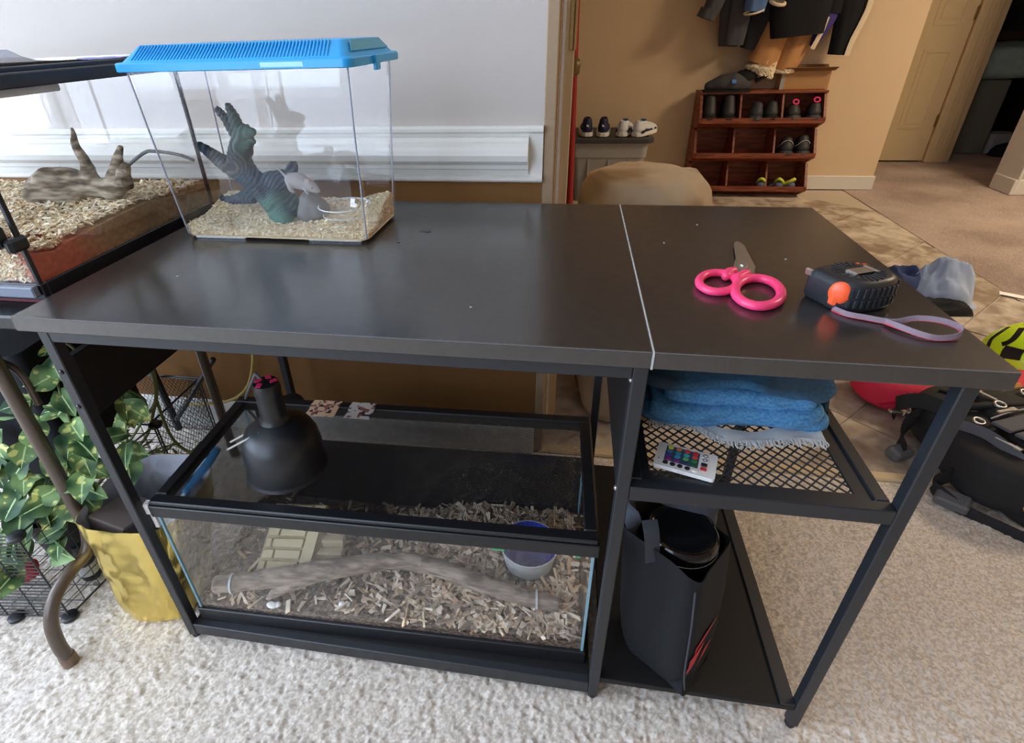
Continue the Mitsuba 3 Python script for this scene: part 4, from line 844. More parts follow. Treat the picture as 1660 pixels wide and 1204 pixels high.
vines = [[(-.20, .20, .60), (-.14, .12, .53), (-.11, .085, .45), (-.14, .09, .36), (-.20, .10, .28)], [(-.30, .22, .50), (-.25, .13, .46), (-.26, .09, .38), (-.30, .08, .30), (-.33, .07, .22)],
         [(-.22, .22, .55), (-.17, .14, .47), (-.16, .11, .40), (-.22, .10, .32), (-.28, .07, .24)], [(-.40, .22, .45), (-.36, .12, .38), (-.38, .08, .30), (-.40, .05, .22), (-.37, .03, .16)],
         [(-.30, .25, .30), (-.25, .12, .27), (-.24, .08, .22), (-.26, .045, .17)], [(-.12, .22, .48), (-.09, .17, .42), (-.10, .14, .33)], [(-.36, .24, .26), (-.34, .10, .22), (-.36, .045, .17), (-.34, .02, .12)]]
M('stem', S(96, 110, 60), .6)
P('trailing_plant__stems', merge([tube(v_, .0022, 6, 6) for v_ in vines] + [tube([tuple(c0 + d1 * .17 + d2 * .20 + [0, 0, .06]), (v_[0][0], v_[0][1] + .02, v_[0][2] - .1), v_[0]], .003, 6, 6) for v_ in vines]), 'stem', smooth=True)
rl = np.random.default_rng(12)
for v_ in vines:
    sp_ = spline(v_, 10); nleaf = 13 if len(v_) > 4 else 9
    for i in range(nleaf):
        p = sp_[int((i + .5) / nleaf * (len(sp_) - 1))]
        d = np.array([rl.uniform(-1, 1), rl.uniform(-.9, .05), rl.uniform(-.9, .35)]); u = np.array([.45, -.6, .9]) + rl.normal(0, .3, 3)
        lm, uv_ = leaf_mesh(p, d, u, rl.uniform(.045, .078), rl.uniform(.020, .032), rl.uniform(.1, .45))
        P('trailing_plant__leaf', lm, 'leaf', smooth=True, uv=uv_)
# ---------------------------------------------------------------- behind the desk: second vine, wire basket, cables
M('vine_olive', S(106, 112, 52), .6)
L('hanging_vine', 'thin olive vine with narrow leaves in the dark behind the gold bag', 'plant')
P('hanging_vine__stem', tube([(-.27, .46, .38), (-.275, .45, .30), (-.30, .44, .24), (-.37, .43, .19), (-.42, .43, .16)], .005, 8, 6), 'vine_olive', smooth=True)
P('hanging_vine__stem', tube([(-.285, .45, .27), (-.33, .43, .17), (-.37, .42, .12)], .004, 8, 6), 'vine_olive', smooth=True)
P('hanging_vine__stem', tube([(-.29, .45, .26), (-.27, .43, .16), (-.23, .42, .12), (-.19, .42, .125)], .004, 8, 6), 'vine_olive', smooth=True)
for i in range(14):
    b_ = np.array([-.40 + .018 * i, .43 - .004 * (i % 3), .13 + .02 * math.sin(i * 1.7)])
    P('hanging_vine__leaf', tube([b_, b_ + [rl.uniform(-.05, .03), -.03, rl.uniform(-.01, .03)], b_ + [rl.uniform(-.09, -.04), -.05, rl.uniform(-.04, .01)]], [.002, .006, .001], 6, 5, flat=.2), 'vine_olive', smooth=True)
P('black_cloth_bundle', bump(blob([[(.075, .415, .10, .040), (.060, .415, .24, .038), (.055, .410, .290, .030)], [(.055, .41, .285, .030), (.115, .42, .305, .024)], [(.055, .41, .27, .030), (.030, .40, .250, .020)]], .012, 8), .010, 25, 3), 'black_cloth', smooth=True, label='black cloth bundle stuffed behind the left rear corner of the low terrarium', cat='cloth')
L('wire_basket', 'black wire basket in the dark against the wall behind the desk', 'basket')
def diamond_panel(o, X, Y, w, h, n, m_, r=.0008):
    o, X, Y = (np.array(q, float) for q in (o, X, Y)); ms = []
    for i in range(-m_, n + m_):
        for sgn in (1, -1):
            a, b = np.array([i * w / n, 0. if sgn > 0 else h]), np.array([(i + m_) * w / n, h if sgn > 0 else 0.])
            t0, t1 = max(0, -a[0] / (b[0] - a[0])), min(1, (w - a[0]) / (b[0] - a[0]))
            if t1 <= t0: continue
            q0, q1 = a + (b - a) * t0, a + (b - a) * t1; ms.append(tube([o + X * q0[0] + Y * q0[1], o + X * q1[0] + Y * q1[1]], r, 4, 0))
    return merge(ms)
P('wire_basket__panel', merge([diamond_panel((-.31, .43, .0), (0, 1, 0), (0, 0, 1), .20, .20, 14, 10), grid_panel((-.31, .43, .0), (0, 1, 0), (0, 0, 1), .20, .20, 1, 1)]), 'black_metal')
P('wire_basket__panel', merge([diamond_panel((-.60, .64, .0), (1, 0, 0), (0, 0, 1), .29, .20, 22, 10), grid_panel((-.60, .64, .0), (1, 0, 0), (0, 0, 1), .29, .20, 1, 1)]), 'black_metal')
P('wire_basket__bar', tube([(-.44, .62, .235), (-.405, .60, .03)], .011, 8, 0), 'black_metal')
P('wire_basket__bar', tube([(-.225, .62, .285), (-.40, .60, .07)], .008, 8, 0), 'black_metal')
P('wire_basket__rim', tube([(-.31, .43, .2), (-.31, .63, .2), (-.60, .64, .2)], .003, 6, 0), 'black_metal')
M('yellow_cord', S(176, 156, 84), .5)
P('yellow_cord', tube([(-.10, .655, .45), (-.112, .65, .33), (-.129, .645, .248), (-.169, .64, .170), (-.24, .635, .125), (-.37, .635, .10)], .0045, 8, 8), 'yellow_cord', smooth=True, label='yellowish cord hanging down the wall behind the desk', cat='cord')
# ---------------------------------------------------------------- right side: duffel, backpack, helmet, clothes on the foyer floor
def superell(cx_, cy_, cz, a, b, c, e1, e2, nu=56, nv=28, amp=.0, fr=8, seed=0):
    u, v = np.meshgrid(np.linspace(-np.pi, np.pi, nu, endpoint=False), np.linspace(-np.pi / 2, np.pi / 2, nv)); f = lambda w, e: np.sign(w) * np.abs(w) ** e
    p = np.stack([a * f(np.cos(v), e1) * f(np.cos(u), e2), b * f(np.cos(v), e1) * f(np.sin(u), e2), c * f(np.sin(v), e1)], -1)
    m = loft(list(p)); m.apply_translation((cx_, cy_, cz)); return bump(m, amp, fr, seed) if amp else m
M('duffel_red', S(204, 32, 62), .7, sheen=.3)
L('duffel_bag', 'red duffel bag on the foyer tiles behind the black backpack', 'bag')
P('duffel_bag__body', mv(superell(0, 0, 0, .32, .130, .064, .55, .6, amp=.012, fr=9, seed=4), (1.995, 1.030, .061), rz=-10), 'duffel_red', smooth=True)
M('emblem_tan', S(214, 172, 126), .7)
em = Polygon([(0, .030), (.010, .026), (.022, .013), (.034, .016), (.058, .018), (.080, .030), (.090, .026), (.070, .012), (.052, .006), (.046, -.012), (.034, -.008), (.016, .008)])
P('duffel_bag__emblem', stand(ext(em, .002), (1.855, .9160, .074), (1, -.10, .0), (.0, .45, .9)), 'emblem_tan', label='small pale winged emblem')
P('duffel_bag__strap', ribbon([(1.73, .985, .03), (1.77, .950, .075), (1.80, .98, .105), (1.82, 1.06, .112), (1.80, 1.15, .09)], .03, .003, (1, 0, 0)), 'red', smooth=True)
M('pack_black', S(26, 26, 28), .8, sheen=.3)
M('silver_line', S(150, 150, 152), .4)
M('pack_grey', S(82, 82, 88), .8, sheen=.3)
M('buckle_grey', S(92, 92, 94), .6)
M('tag_orange', S(206, 140, 66), .6)
L('backpack', 'black backpack with grey panels lying on the floor right of the desk', 'backpack')
BX, BY = 2.05, .745
P('backpack__body', mv(superell(0, 0, 0, .315, .225, .080, .45, .5, amp=.010, fr=9, seed=2), (BX, BY, .080), rz=-4), 'pack_black', smooth=True)
P('backpack__front_pocket', mv(superell(0, 0, 0, .24, .165, .035, .4, .45, amp=.006, fr=11, seed=5), (BX + .03, BY - .02, .150), rz=-4), 'pack_black', smooth=True)
gp = merge([mv(box(-.02, .22, -.075 + .052 * k, -.030 + .052 * k, -.004, .004, .002), (1.835, .700, .186), rz=24, rx=-4) for k in range(2)])
P('backpack__grey_panel', gp, 'pack_grey', label='grey ribbed panel')
P('backpack__grey_panel', ribbon([(1.765, .745, .150), (1.79, .690, .166), (1.815, .640, .160), (1.85, .580, .135)], .026, .004, (.3, .2, 1)), 'pack_grey', smooth=True)
P('backpack__panel_piping', tube([(1.812, .722, .190), (1.87, .752, .192), (1.96, .790, .192)], .0022, 6, 4), 'silver_line', smooth=True)
P('backpack__zipper', tube([(1.79, .655, .120), (1.86, .585, .105), (2.0, .545, .105), (2.2, .53, .10)], .006, 6, 8), 'black_plastic', smooth=True)
P('backpack__zipper', tube([(1.80, .90, .150), (1.86, .845, .174), (1.95, .88, .176), (2.05, .93, .165)], .004, 6, 8), 'black_plastic', smooth=True)
P('backpack__fold', tube([(1.765, .70, .09), (1.82, .60, .075), (1.95, .545, .07), (2.1, .53, .07)], .012, 8, 8), 'pack_black', smooth=True)
P('backpack__fold', tube([(1.77, .85, .11), (1.80, .80, .165), (1.90, .80, .182), (2.05, .83, .180)], .010, 8, 8), 'pack_black', smooth=True)
for (x, y, z, rz_) in ((1.868, .832, .184, 120), (1.812, .652, .170, -58), (1.858, .752, .194, 20)):
    P('backpack__zip_pull', mv(merge([box(-.022, .022, -.0045, .0045, 0, .004, .001), box(.016, .032, -.007, .007, -.001, .005, .001)]), (x, y, z), rz=rz_), 'steel', label='metal zip pull')
for (x, y, z) in ((1.872, .790, .188), (1.968, .852, .190), (1.80, .735, .170)):
    P('backpack__grommet', mv(trimesh.creation.torus(.0115, .0036, major_sections=24, minor_sections=8), (x, y, z), rx=8), 'steel', smooth=True, label='metal grommet')
def strap_(pts, w=.03): return ribbon(pts, w, .004, (0, .2, 1))
P('backpack__strap', strap_([(1.80, .86, .12), (1.72, .83, .10), (1.69, .80, .055), (1.685, .765, .03)], .045), 'pack_black', smooth=True)
P('backpack__strap', strap_([(1.82, .70, .10), (1.74, .655, .06), (1.70, .635, .03), (1.74, .575, .012), (1.80, .53, .006), (1.835, .50, .005)], .035), 'pack_black', smooth=True)
P('backpack__strap', strap_([(1.78, .80, .15), (1.725, .84, .15), (1.70, .88, .11), (1.72, .90, .06)], .04), 'pack_black', smooth=True)
P('backpack__strap', strap_([(1.79, .60, .05), (1.84, .565, .02), (1.89, .525, .008), (1.905, .505, .006)], .022), 'pack_black', smooth=True)
P('backpack__pad', mv(box(-.030, .030, -.020, .020, -.016, .016, .006), (1.685, .772, .022), rz=25, rx=15), 'buckle_grey', label='grey foam strap end')
P('backpack__pad', mv(box(-.034, .034, -.024, .024, -.014, .014, .005), (1.725, .600, .020), rz=-35, rx=10), 'buckle_grey', label='grey webbing buckle block')
for (x, y, z, rz_) in ((1.693, .852, .100, 10), (1.838, .588, .112, -14)):
    P('backpack__buckle', mv(merge([box(-.030, .012, -.007, .007, -.004, .004, .002), box(.008, .030, -.009, .009, -.006, .006, .002), mv(trimesh.creation.icosphere(2, .008), (.036, 0, 0))]), (x, y, z), rz=rz_, ry=12), 'steel', label='pale metal buckle')
P('backpack__buckle', mv(box(-.018, .018, -.005, .005, -.004, .004, .002), (1.712, .848, .112), rz=70), 'steel')
for (x, y, z) in ((1.842, .548, .060), (1.985, .905, .176)):
    P('backpack__tag', mv(box(-.012, .012, -.009, .009, -.003, .003, .002), (x, y, z), rz=20, rx=50), 'tag_orange', label='small orange tag')
# helmet
M('helmet_yellow', S(208, 240, 40), .25)
L('helmet', 'bright yellow-green helmet with black stripes at the right edge behind the desk', 'helmet')
hc = np.array([2.255, 1.20, .065]); hr = np.array([.150, .155, .150])
hs = trimesh.creation.icosphere(subdivisions=4, radius=1.); hv = np.array(hs.vertices)
keep = hv[hs.faces].mean(1)[:, 2] > -.42
hs = trimesh.Trimesh(hv, hs.faces[keep], process=True); hs.apply_scale(hr); hs.apply_translation(hc)
P('helmet__shell', hs, 'helmet_yellow', smooth=True)
def on_h(az, el, k=1.012): return hc + hr * k * np.array([math.cos(el) * math.cos(az), math.cos(el) * math.sin(az), math.sin(el)])
def hstripe(pts, w):
    p = np.array([on_h(math.radians(a), math.radians(e)) for a, e in pts]); p = spline(p, 6)
    d = (p - hc) / hr ** 2; d /= np.linalg.norm(d, axis=1, keepdims=True); t = np.gradient(p, axis=0); t /= np.linalg.norm(t, axis=1, keepdims=True); s = np.cross(d, t)
    return loft([[p[i] + s[i] * w / 2 - d[i] * .004, p[i] + s[i] * w / 2, p[i] - s[i] * w / 2, p[i] - s[i] * w / 2 - d[i] * .004] for i in range(len(p))])
P('helmet__stripe', hstripe([(172, 16), (168, 23), (160, 29), (156, 35), (152, 41), (140, 48)], .013), 'black_plastic', smooth=30, label='curved black stripe')
P('helmet__stripe', hstripe([(181, 34), (184, 39), (183, 46), (176, 53), (160, 60)], .016), 'black_plastic', smooth=30, label='shorter black stripe')
P('helmet__vent', hstripe([(203, 24), (200, 31), (198, 38)], .050), 'black_plastic', smooth=30, label='black four-sided vent')
P('helmet__liner', mv(trimesh.creation.torus(.132, .010, major_sections=40, minor_sections=8), (hc[0], hc[1], .012)), 'black_cloth', smooth=True)
# crumpled jeans
M('denim_pale', S(156, 172, 200), .9, sheen=.3)
M('denim_navy', S(52, 66, 106), .9, sheen=.3)
def heap(cx_, cy_, a, b, h, seed, nx=44, ny=36, am=.5):
    U, V = np.meshgrid(np.linspace(-1, 1, nx), np.linspace(-1, 1, ny)); r2 = np.clip(1 - (np.abs(U) ** 2.6 + np.abs(V) ** 2.6), 0, 1) ** .6
    q = np.stack([U * 1.5 + seed, V * 1.5, U * 0], -1); fo = 1 - np.abs(meshkit.noise(q, seed) - .5) * 2; fo2 = meshkit.fbm(q * 2.2, 3, seed + 4)
    Z_ = h * r2 * (1 - am + am * fo * 1.1 + .35 * (fo2 - .5)) + .003
    return sheet(np.stack([cx_ + a * U * (1 - .15 * V * V), cy_ + b * V * (1 - .15 * U * U), Z_], -1), .003)
L('crumpled_jeans', 'pale blue denim clothes crumpled on the foyer floor behind the desk', 'clothes')
P('crumpled_jeans__leg', heap(2.335, 1.88, .120, .12, .17, 3, am=.45), 'denim_pale', smooth=True)
P('crumpled_jeans__leg', heap(2.21, 1.93, .12, .09, .11, 6, am=.4), 'denim_navy', smooth=True, label='navy part of the heap')
P('crumpled_jeans__leg', heap(2.27, 1.745, .13, .05, .05, 8), 'black_cloth', smooth=True, label='black part of the heap')
P('paper_scrap', mv(box(-.05, .05, -.018, .018, 0, .002), (2.665, 1.93, .001), rz=-32), 'white', label='white scrap lying on the hall floor at the right edge', cat='paper')
# ---------------------------------------------------------------- foyer: storage tub with shoes
M('lid_dark', S(62, 62, 64), .5)
L('storage_tub', 'grey plastic storage tub with a black lid against the foyer wall', 'storage tub')
tx, ty = .985, 3.46
P('storage_tub__tub', loft([rrect(tx, ty, w, d, .04, z, 0) for z, w, d in ((0, .40, .30), (.30, .47, .37), (.302, .485, .385), (.385, .50, .395), (.387, .52, .415), (.405, .52, .415))]), 'grey_plastic', smooth=25)
for k_ in range(3):
    P('storage_tub__rib', box(tx - .13 + k_ * .13 - .004, tx - .13 + k_ * .13 + .004, ty - .188, ty - .165, .06, .29, .002), 'grey_plastic')
P('storage_tub__lid', loft([rrect(tx, ty, w, d, .045, z, 0) for z, w, d in ((.3955, .545, .435), (.398, .555, .445), (.418, .555, .445), (.428, .54, .43), (.428, .50, .39), (.420, .49, .38))]), 'lid_dark', smooth=25)
# ---------------------------------------------------------------- shoes
M('sole_white', S(232, 230, 224), .55)
M('shoe_white', S(214, 220, 226), .6)
M('shoe_navy', S(30, 36, 66), .6)
M('shoe_black', S(30, 30, 33), .55)
M('shoe_dark', S(44, 46, 54), .6)
M('lining_dark', S(20, 20, 22), .9)
M('shoe_blue', S(96, 124, 158), .6)
M('pink_tab', S(214, 50, 110), .7)
M('lime', S(196, 206, 60), .6)
M('silver', S(176, 178, 182), .4)
M('steel_blue', S(88, 100, 126), .7)
HULLC = {}
def shoe_meshes(height=1., sneaker=True):
    key = (height, sneaker)
    if key in HULLC: return HULLC[key]
    h = height
    up = None
    for ch in ([(0, .036, .045, .034), (0, .10, .042, .036), (.002, .18, .030, .040), (.004, .235, .022, .033), (.002, .262, .018, .018)], [(0, .034, .045, .034), (0, .034, .072 * h, .027), (0, .095, .070 * h, .026), (0, .10, .042, .036)], [(0, .095, .066 * h, .026), (.002, .165, .044, .026)]):
        sp = [m3.Manifold.sphere(q[3], 20).translate(q[:3]) for q in ch]
        for i in range(len(sp) - 1):
            k = m3.Manifold.batch_hull([sp[i], sp[i + 1]]); up = k if up is None else up + k
    cutc = m3.Manifold.batch_hull([m3.Manifold.sphere(.0215, 18).translate((0, .036, .112 * h)), m3.Manifold.sphere(.0215, 18).translate((0, .092, .106 * h)), m3.Manifold.sphere(.018, 18).translate((0, .04, .060 * h)), m3.Manifold.sphere(.018, 18).translate((0, .088, .058 * h))])
    up = up - cutc - m3.Manifold.cube((.4, .6, .2), True).translate((0, .1, -.085))
    mm = up.refine_to_length(.008).to_mesh(); u = trimesh.Trimesh(mm.vert_properties[:, :3], mm.tri_verts, process=True)
    y = np.linspace(-.002, .284, 30); t = (y + .002) / .286
    w = .040 * np.sqrt(np.clip(1 - ((t - .16) / .17) ** 2, 0, 1)) * (t < .16) + (t >= .16) * (.040 + .006 * np.sin((t - .16) / .84 * np.pi * 1.1)) * np.sqrt(np.clip(1 - (np.clip(t - .72, 0, 1) / .281) ** 2.2, 0, 1))
    outl_ = Polygon(np.vstack([np.stack([w, y], 1), np.stack([-w, y], 1)[::-1]])).buffer(.0005)
    sole = merge([ext(outl_, .016), mv(ext(outl_.buffer(-.001), .008), (0, 0, .016))])
    sv = np.array(sole.vertices); sv[:, 2] += .012 * np.clip((sv[:, 1] - .2) / .09, 0, 1) ** 2; sole.vertices = sv
    hole = mv(m3_tri(m3.Manifold.batch_hull([m3.Manifold.sphere(.0195, 14).translate((0, .038, .066 * h)), m3.Manifold.sphere(.0195, 14).translate((0, .09, .062 * h))])), (0, 0, -.004))
    tongue = mv(sheet(np.array([[(x, .128 - .030 * v_, .064 + .030 * v_) for x in np.linspace(-.018, .018, 5)] for v_ in np.linspace(0, 1, 5)]), .005), (0, 0, 0))
    laces = merge([tube([(-.018, y_, z_), (0, y_ + .002, z_ + .006), (.018, y_, z_)], .0022, 5, 4) for y_, z_ in ((.132, .068), (.148, .064), (.164, .060), (.180, .057))])
    HULLC[key] = (u, sole, hole, tongue, laces); return HULLC[key]
def m3_tri(m): q = m.to_mesh(); return trimesh.Trimesh(q.vert_properties[:, :3], q.tri_verts, process=True)
def shoe(name, loc, rz, upper, sole, lining, label, group=None, height=1., pit=0., lace=None, tab=None, mark=None, s=1., ry=0., wd=1., ht=1.):
    u, so, ho, to, la = shoe_meshes(height)
    def A(m):
        q = m.copy(); q.apply_scale([s * wd, s, s * ht]); return mv(mv(q, rx=pit, ry=ry), loc, rz=rz)
    k = name; i = 0
    while k in labels: i += 1; k = f'{name}_{i:03d}'
    L(k, label, 'shoe', group)
    P(k + '__upper', A(u), upper, smooth=40); P(k + '__sole', A(so), sole, smooth=30); P(k + '__lining', A(ho), lining, smooth=True)
    P(k + '__tongue', A(to), lining if not tab else upper); P(k + '__laces', A(la), lace or upper, smooth=True)
    if tab: P(k + '__pull_tab', A(mv(trimesh.creation.torus(.013, .005, major_sections=20, minor_sections=8), (0, .010, .098 * height), rx=80)), tab, smooth=True, label='bright pull tab')
    if mark == 'swoosh':
        sw = Polygon([(.060, .030), (.085, .024), (.125, .034), (.170, .052), (.120, .043), (.088, .038), (.070, .046), (.072, .038)])
        for sx in (-1, 1):
            P(k + '__side_mark', A(stand(ext(sw, .0012), (sx * .0385, 0, 0), (0, 1, 0), (-sx * .1, 0, 1))), 'shoe_navy' if upper != 'shoe_navy' else 'sole_white', label='curved check mark')
    if mark == 'heel': P(k + '__heel_mark', A(merge([box(-.008, .008, -.0015, .003, .060, .068, .0006), box(-.010, .002, -.0005, .004, .070, .073, .0004)])), 'sole_white', label='white heel mark')
    if mark == 'piping':
        P(k + '__piping', A(tube([(-.034, .10, .060), (-.030, .03, .062), (-.020, .004, .074), (0, -.001, .082), (.020, .004, .074), (.030, .03, .062), (.034, .10, .060)], .0022, 6, 6)), 'silver', smooth=True, label='silver piping')
    return k
lz = .4285
shoe('navy_sneaker', (.838, 3.30, lz), 3, 'shoe_navy', 'sole_white', 'lining_dark', 'navy sneaker with a white heel mark, leftmost on the tub lid', height=1.25, mark='heel', lace='sole_white')
shoe('navy_sneaker', (.936, 3.295, lz), -4, 'shoe_navy', 'sole_white', 'lining_dark', 'navy sneaker with a white heel mark, second from the left on the tub lid', height=1.25, mark='heel', lace='sole_white')
shoe('white_sneaker', (1.055, 3.30, lz), -14, 'shoe_white', 'sole_white', 'shoe_blue', 'white and blue sneaker between the navy pair and its mate on the tub lid', mark='swoosh', lace='sole_white')
shoe('white_sneaker', (1.140, 3.29, lz), -32, 'shoe_white', 'sole_white', 'shoe_blue', 'white and blue sneaker at the right end of the tub lid, turned sideways', mark='swoosh', lace='sole_white')
for k_ in ('white_sneaker', 'white_sneaker_001'):
    P(k_ + '__foxing', mv(mv(merge([sheet(np.array([[( .0405 * sx * (1 if y_ < .2 else 1.05), y_, .018 + .018 * v_) for y_ in np.linspace(.02, .22, 10)] for v_ in (0, 1)]), .002) for sx in (-1, 1)]), (0, 0, 0)), (1.055, 3.30, lz) if k_ == 'white_sneaker' else (1.140, 3.29, lz), rz=-14 if k_ == 'white_sneaker' else -32), 'shoe_navy', label='navy band above the sole')
# ---------------------------------------------------------------- shoe rack of three tiers
def wood_col(p, n, uv):
    return mix(S(104, 48, 30), S(146, 78, 50), smoothstep(.25, .8, fbm(p.x * 12, p.y * 60, p.z * 60, 3)))
M('cherry_wood', proc(wood_col), .45)
L('shoe_rack', 'reddish-brown wooden shoe rack with three tiers of bins against the foyer wall', 'shoe rack')
RX0, RX1, TH_ = 1.555, 2.318, .2170
def tier_side(z0):
    return [(3.698, z0), (3.560, z0), (3.455, z0 + .050), (3.455, z0 + .078), (3.535, z0 + TH_ - .004), (3.698, z0 + TH_ - .004)]
for t_ in range(3):
    z0 = t_ * TH_
    for x in (RX0, RX1 - .016): P('shoe_rack__side_panel', prof_x(tier_side(z0), x, x + .016), 'cherry_wood')
    P('shoe_rack__shelf', prof_x([(3.698, z0 + .004), (3.562, z0 + .004), (3.463, z0 + .052), (3.470, z0 + .062), (3.570, z0 + .018), (3.698, z0 + .018)], RX0 + .0162, RX1 - .0162), 'cherry_wood')
    P('shoe_rack__front_lip', prof_x([(3.452, z0 + .046), (3.452, z0 + .078), (3.464, z0 + .078), (3.464, z0 + .050)], RX0 + .0162, RX1 - .0162), 'cherry_wood')
    P('shoe_rack__back_board', box(RX0 + .0162, RX1 - .0162, 3.688, 3.698, z0 + .0185, z0 + TH_ - .004), 'cherry_wood')
    for k_ in (1, 2):
        x = RX0 + (RX1 - RX0) * k_ / 3
        P('shoe_rack__divider', prof_x([(3.687, z0 + .0185), (3.575, z0 + .0195), (3.468, z0 + .066), (3.540, z0 + TH_ - .006), (3.687, z0 + TH_ - .006)], x - .006, x + .006), 'cherry_wood')
P('shoe_rack__top_board', box(RX0 - .004, RX1 + .004, 3.525, 3.699, 3 * TH_ - .0035, 3 * TH_ + .010, .002), 'cherry_wood')
def bx(col): return RX0 + (RX1 - RX0) * (col + .5) / 3
zt = lambda t: t * TH_ + .0635
G_ = 28
def rackshoe(name, x, t, up, so, li, lb, **k): return shoe(name, (x, 3.452, zt(t) + .004), k.pop('rz', 0), up, so, li, lb, pit=-22, s=.92, wd=1.36, ht=1.22, **k)
rackshoe('black_boot', bx(0) - .062, 2, 'shoe_black', 'lining_dark', 'lining_dark', 'black boot with a pale lace, left in the top left bin of the rack', height=1.75, lace='silver')
rackshoe('black_boot', bx(0) + .055, 2, 'shoe_black', 'lining_dark', 'lining_dark', 'black boot right of the laced one in the top left bin of the rack', height=1.8)
rackshoe('dark_sneaker', bx(1) - .050, 2, 'shoe_dark', 'shoe_dark', 'sole_white', 'dark blue-grey sneaker with a pale lining, left in the top middle bin', height=1.15, rz=-22)
rackshoe('dark_sneaker', bx(1) + .058, 2, 'shoe_black', 'lining_dark', 'lining_dark', 'black shoe standing right in the top middle bin of the rack', height=1.2, rz=-6)
rackshoe('pink_tab_shoe', bx(2) - .050, 2, 'shoe_black', 'shoe_dark', 'lining_dark', 'black shoe with a pink pull tab, left in the top right bin', tab='pink_tab', rz=8)
rackshoe('pink_tab_shoe', bx(2) + .060, 2, 'shoe_black', 'shoe_dark', 'lining_dark', 'black shoe with a larger pink pull tab, right in the top right bin', tab='pink_tab', rz=-6, height=1.1)
rackshoe('piped_sneaker', bx(2) - .055, 1, 'shoe_black', 'shoe_dark', 'lining_dark', 'black sneaker with silver heel piping, left in the middle tier', mark='piping', height=1.2, rz=-8)
rackshoe('piped_sneaker', bx(2) + .058, 1, 'shoe_black', 'shoe_dark', 'lining_dark', 'black sneaker with silver heel piping, right and higher in the middle tier', mark='piping', height=1.35, rz=4)
def clog(loc, rz, label, pit=-22):
    k = 'lime_clog'; i = 0
    while k in labels: i += 1; k = f'lime_clog_{i:03d}'
    L(k, label, 'shoe')
    b = None
    for ch in ([(0, .03, .022, .028), (0, .10, .020, .030), (0, .17, .026, .034), (0, .205, .020, .026)],):
        sp = [m3.Manifold.sphere(q[3], 20).translate(q[:3]) for q in ch]
        for j in range(3): h_ = m3.Manifold.batch_hull([sp[j], sp[j + 1]]); b = h_ if b is None else b + h_
    b = b - m3.Manifold.batch_hull([m3.Manifold.sphere(.022, 18).translate((0, .03, .042)), m3.Manifold.sphere(.024, 18).translate((0, .11, .046)), m3.Manifold.sphere(.02, 16).translate((0, .06, .08))]) - m3.Manifold.cube((.4, .6, .2), True).translate((0, .1, -.100))
    q = m3_tri(b.refine_to_length(.008))
    P(k + '__upper', mv(mv(q, rx=pit, s=1.0), loc, rz=rz), 'steel_blue', smooth=40)
    li = sheet(np.array([[(.024 * math.sin(a), .028 + .1 * v_ - .016 * math.cos(a) * (1 - v_), .046 - .026 * math.cos(a) ** 2 * v_ + .018 * (1 - v_) * (1 - abs(math.sin(a)))) for a in np.linspace(-1.5, 1.5, 9)] for v_ in np.linspace(0, 1, 6)]), .004)
    P(k + '__lining', mv(mv(li, rx=pit), loc, rz=rz), 'lime', smooth=True, label='lime yellow lining')
    P(k + '__heel_strap', mv(mv(tube([(-.028, .06, .042), (-.020, .012, .052), (0, -.004, .060), (.020, .012, .052), (.028, .06, .042)], .006, 8, 5, flat=1.8), rx=pit), loc, rz=rz), 'lime', smooth=True)
clog((bx(2) - .165, 3.466, zt(0) + .004), -20, 'blue-grey clog with lime lining mostly behind its neighbour in the bottom tier')
clog((bx(2) - .055, 3.462, zt(0) + .004), -24, 'blue-grey clog with tall lime lining, middle of the bottom tier')
clog((bx(2) + .060, 3.466, zt(0) + .004), 38, 'blue-grey clog with lime lining lying sideways at the right of the bottom tier')
# on top of the rack
zt_ = 3 * TH_ + .0105
M('slipper_grey', S(66, 66, 72), .85, sheen=.3)
L('felt_slipper', 'dark grey slipper with a small blue tag lying on top of the shoe rack', 'slipper')
sl = blob([[(1.600, 3.56, zt_ + .030, .028), (1.68, 3.55, zt_ + .052, .050), (1.74, 3.545, zt_ + .056, .054), (1.83, 3.56, zt_ + .034, .032)]], .012, 8); sv = np.array(sl.vertices); sv[:, 2] = np.maximum(sv[:, 2], zt_); sl.vertices = sv
P('felt_slipper__upper', bump(sl, .004, 20, 2), 'slipper_grey', smooth=True)
P('felt_slipper__sole', mv(ext(Polygon([(-.14, -.03), (-.05, -.05), (.06, -.05), (.13, -.03), (.135, .02), (.05, .045), (-.06, .045), (-.14, .02)]).buffer(.008), .010), (1.715, 3.555, zt_)), 'lining_dark')
M('tag_blue', S(50, 120, 200), .5)
P('felt_slipper__tag', mv(box(-.014, .014, -.003, .003, -.012, .012, .001), (1.735, 3.492, zt_ + .062), rx=-25, rz=4), 'tag_blue', label='small blue tag')
L('baseball_cap', 'black cap with its brim pointing right, behind the grey slipper on the rack', 'cap')
cap = trimesh.creation.icosphere(3, 1.); cv_ = np.array(cap.vertices); cv_[:, 2] = np.maximum(cv_[:, 2], -.05); cap.vertices = cv_; cap.apply_scale([.085, .078, .062])
P('baseball_cap__crown', bump(mv(cap, (1.815, 3.61, zt_ + .058), ry=-14), .004, 18, 3), 'black_cloth', smooth=True)
P('baseball_cap__brim', mv(sheet(np.array([[(.070 + .075 * v_ * math.cos(a), .075 * math.sin(a), -.004 - .012 * math.cos(a * 1.0) * 0 + .014 * v_ - .02 * math.sin(a) ** 2) for a in np.linspace(-1.25, 1.25, 13)] for v_ in np.linspace(0, 1, 5)]), .004), (1.815, 3.60, zt_ + .060), ry=-6, rz=-12), 'black_cloth', smooth=True)
P('baseball_cap__button', uvsphere((1.805, 3.61, zt_ + .119), (.006, .006, .004)), 'silver', smooth=True)
M('cardboard', S(176, 134, 88), .85)
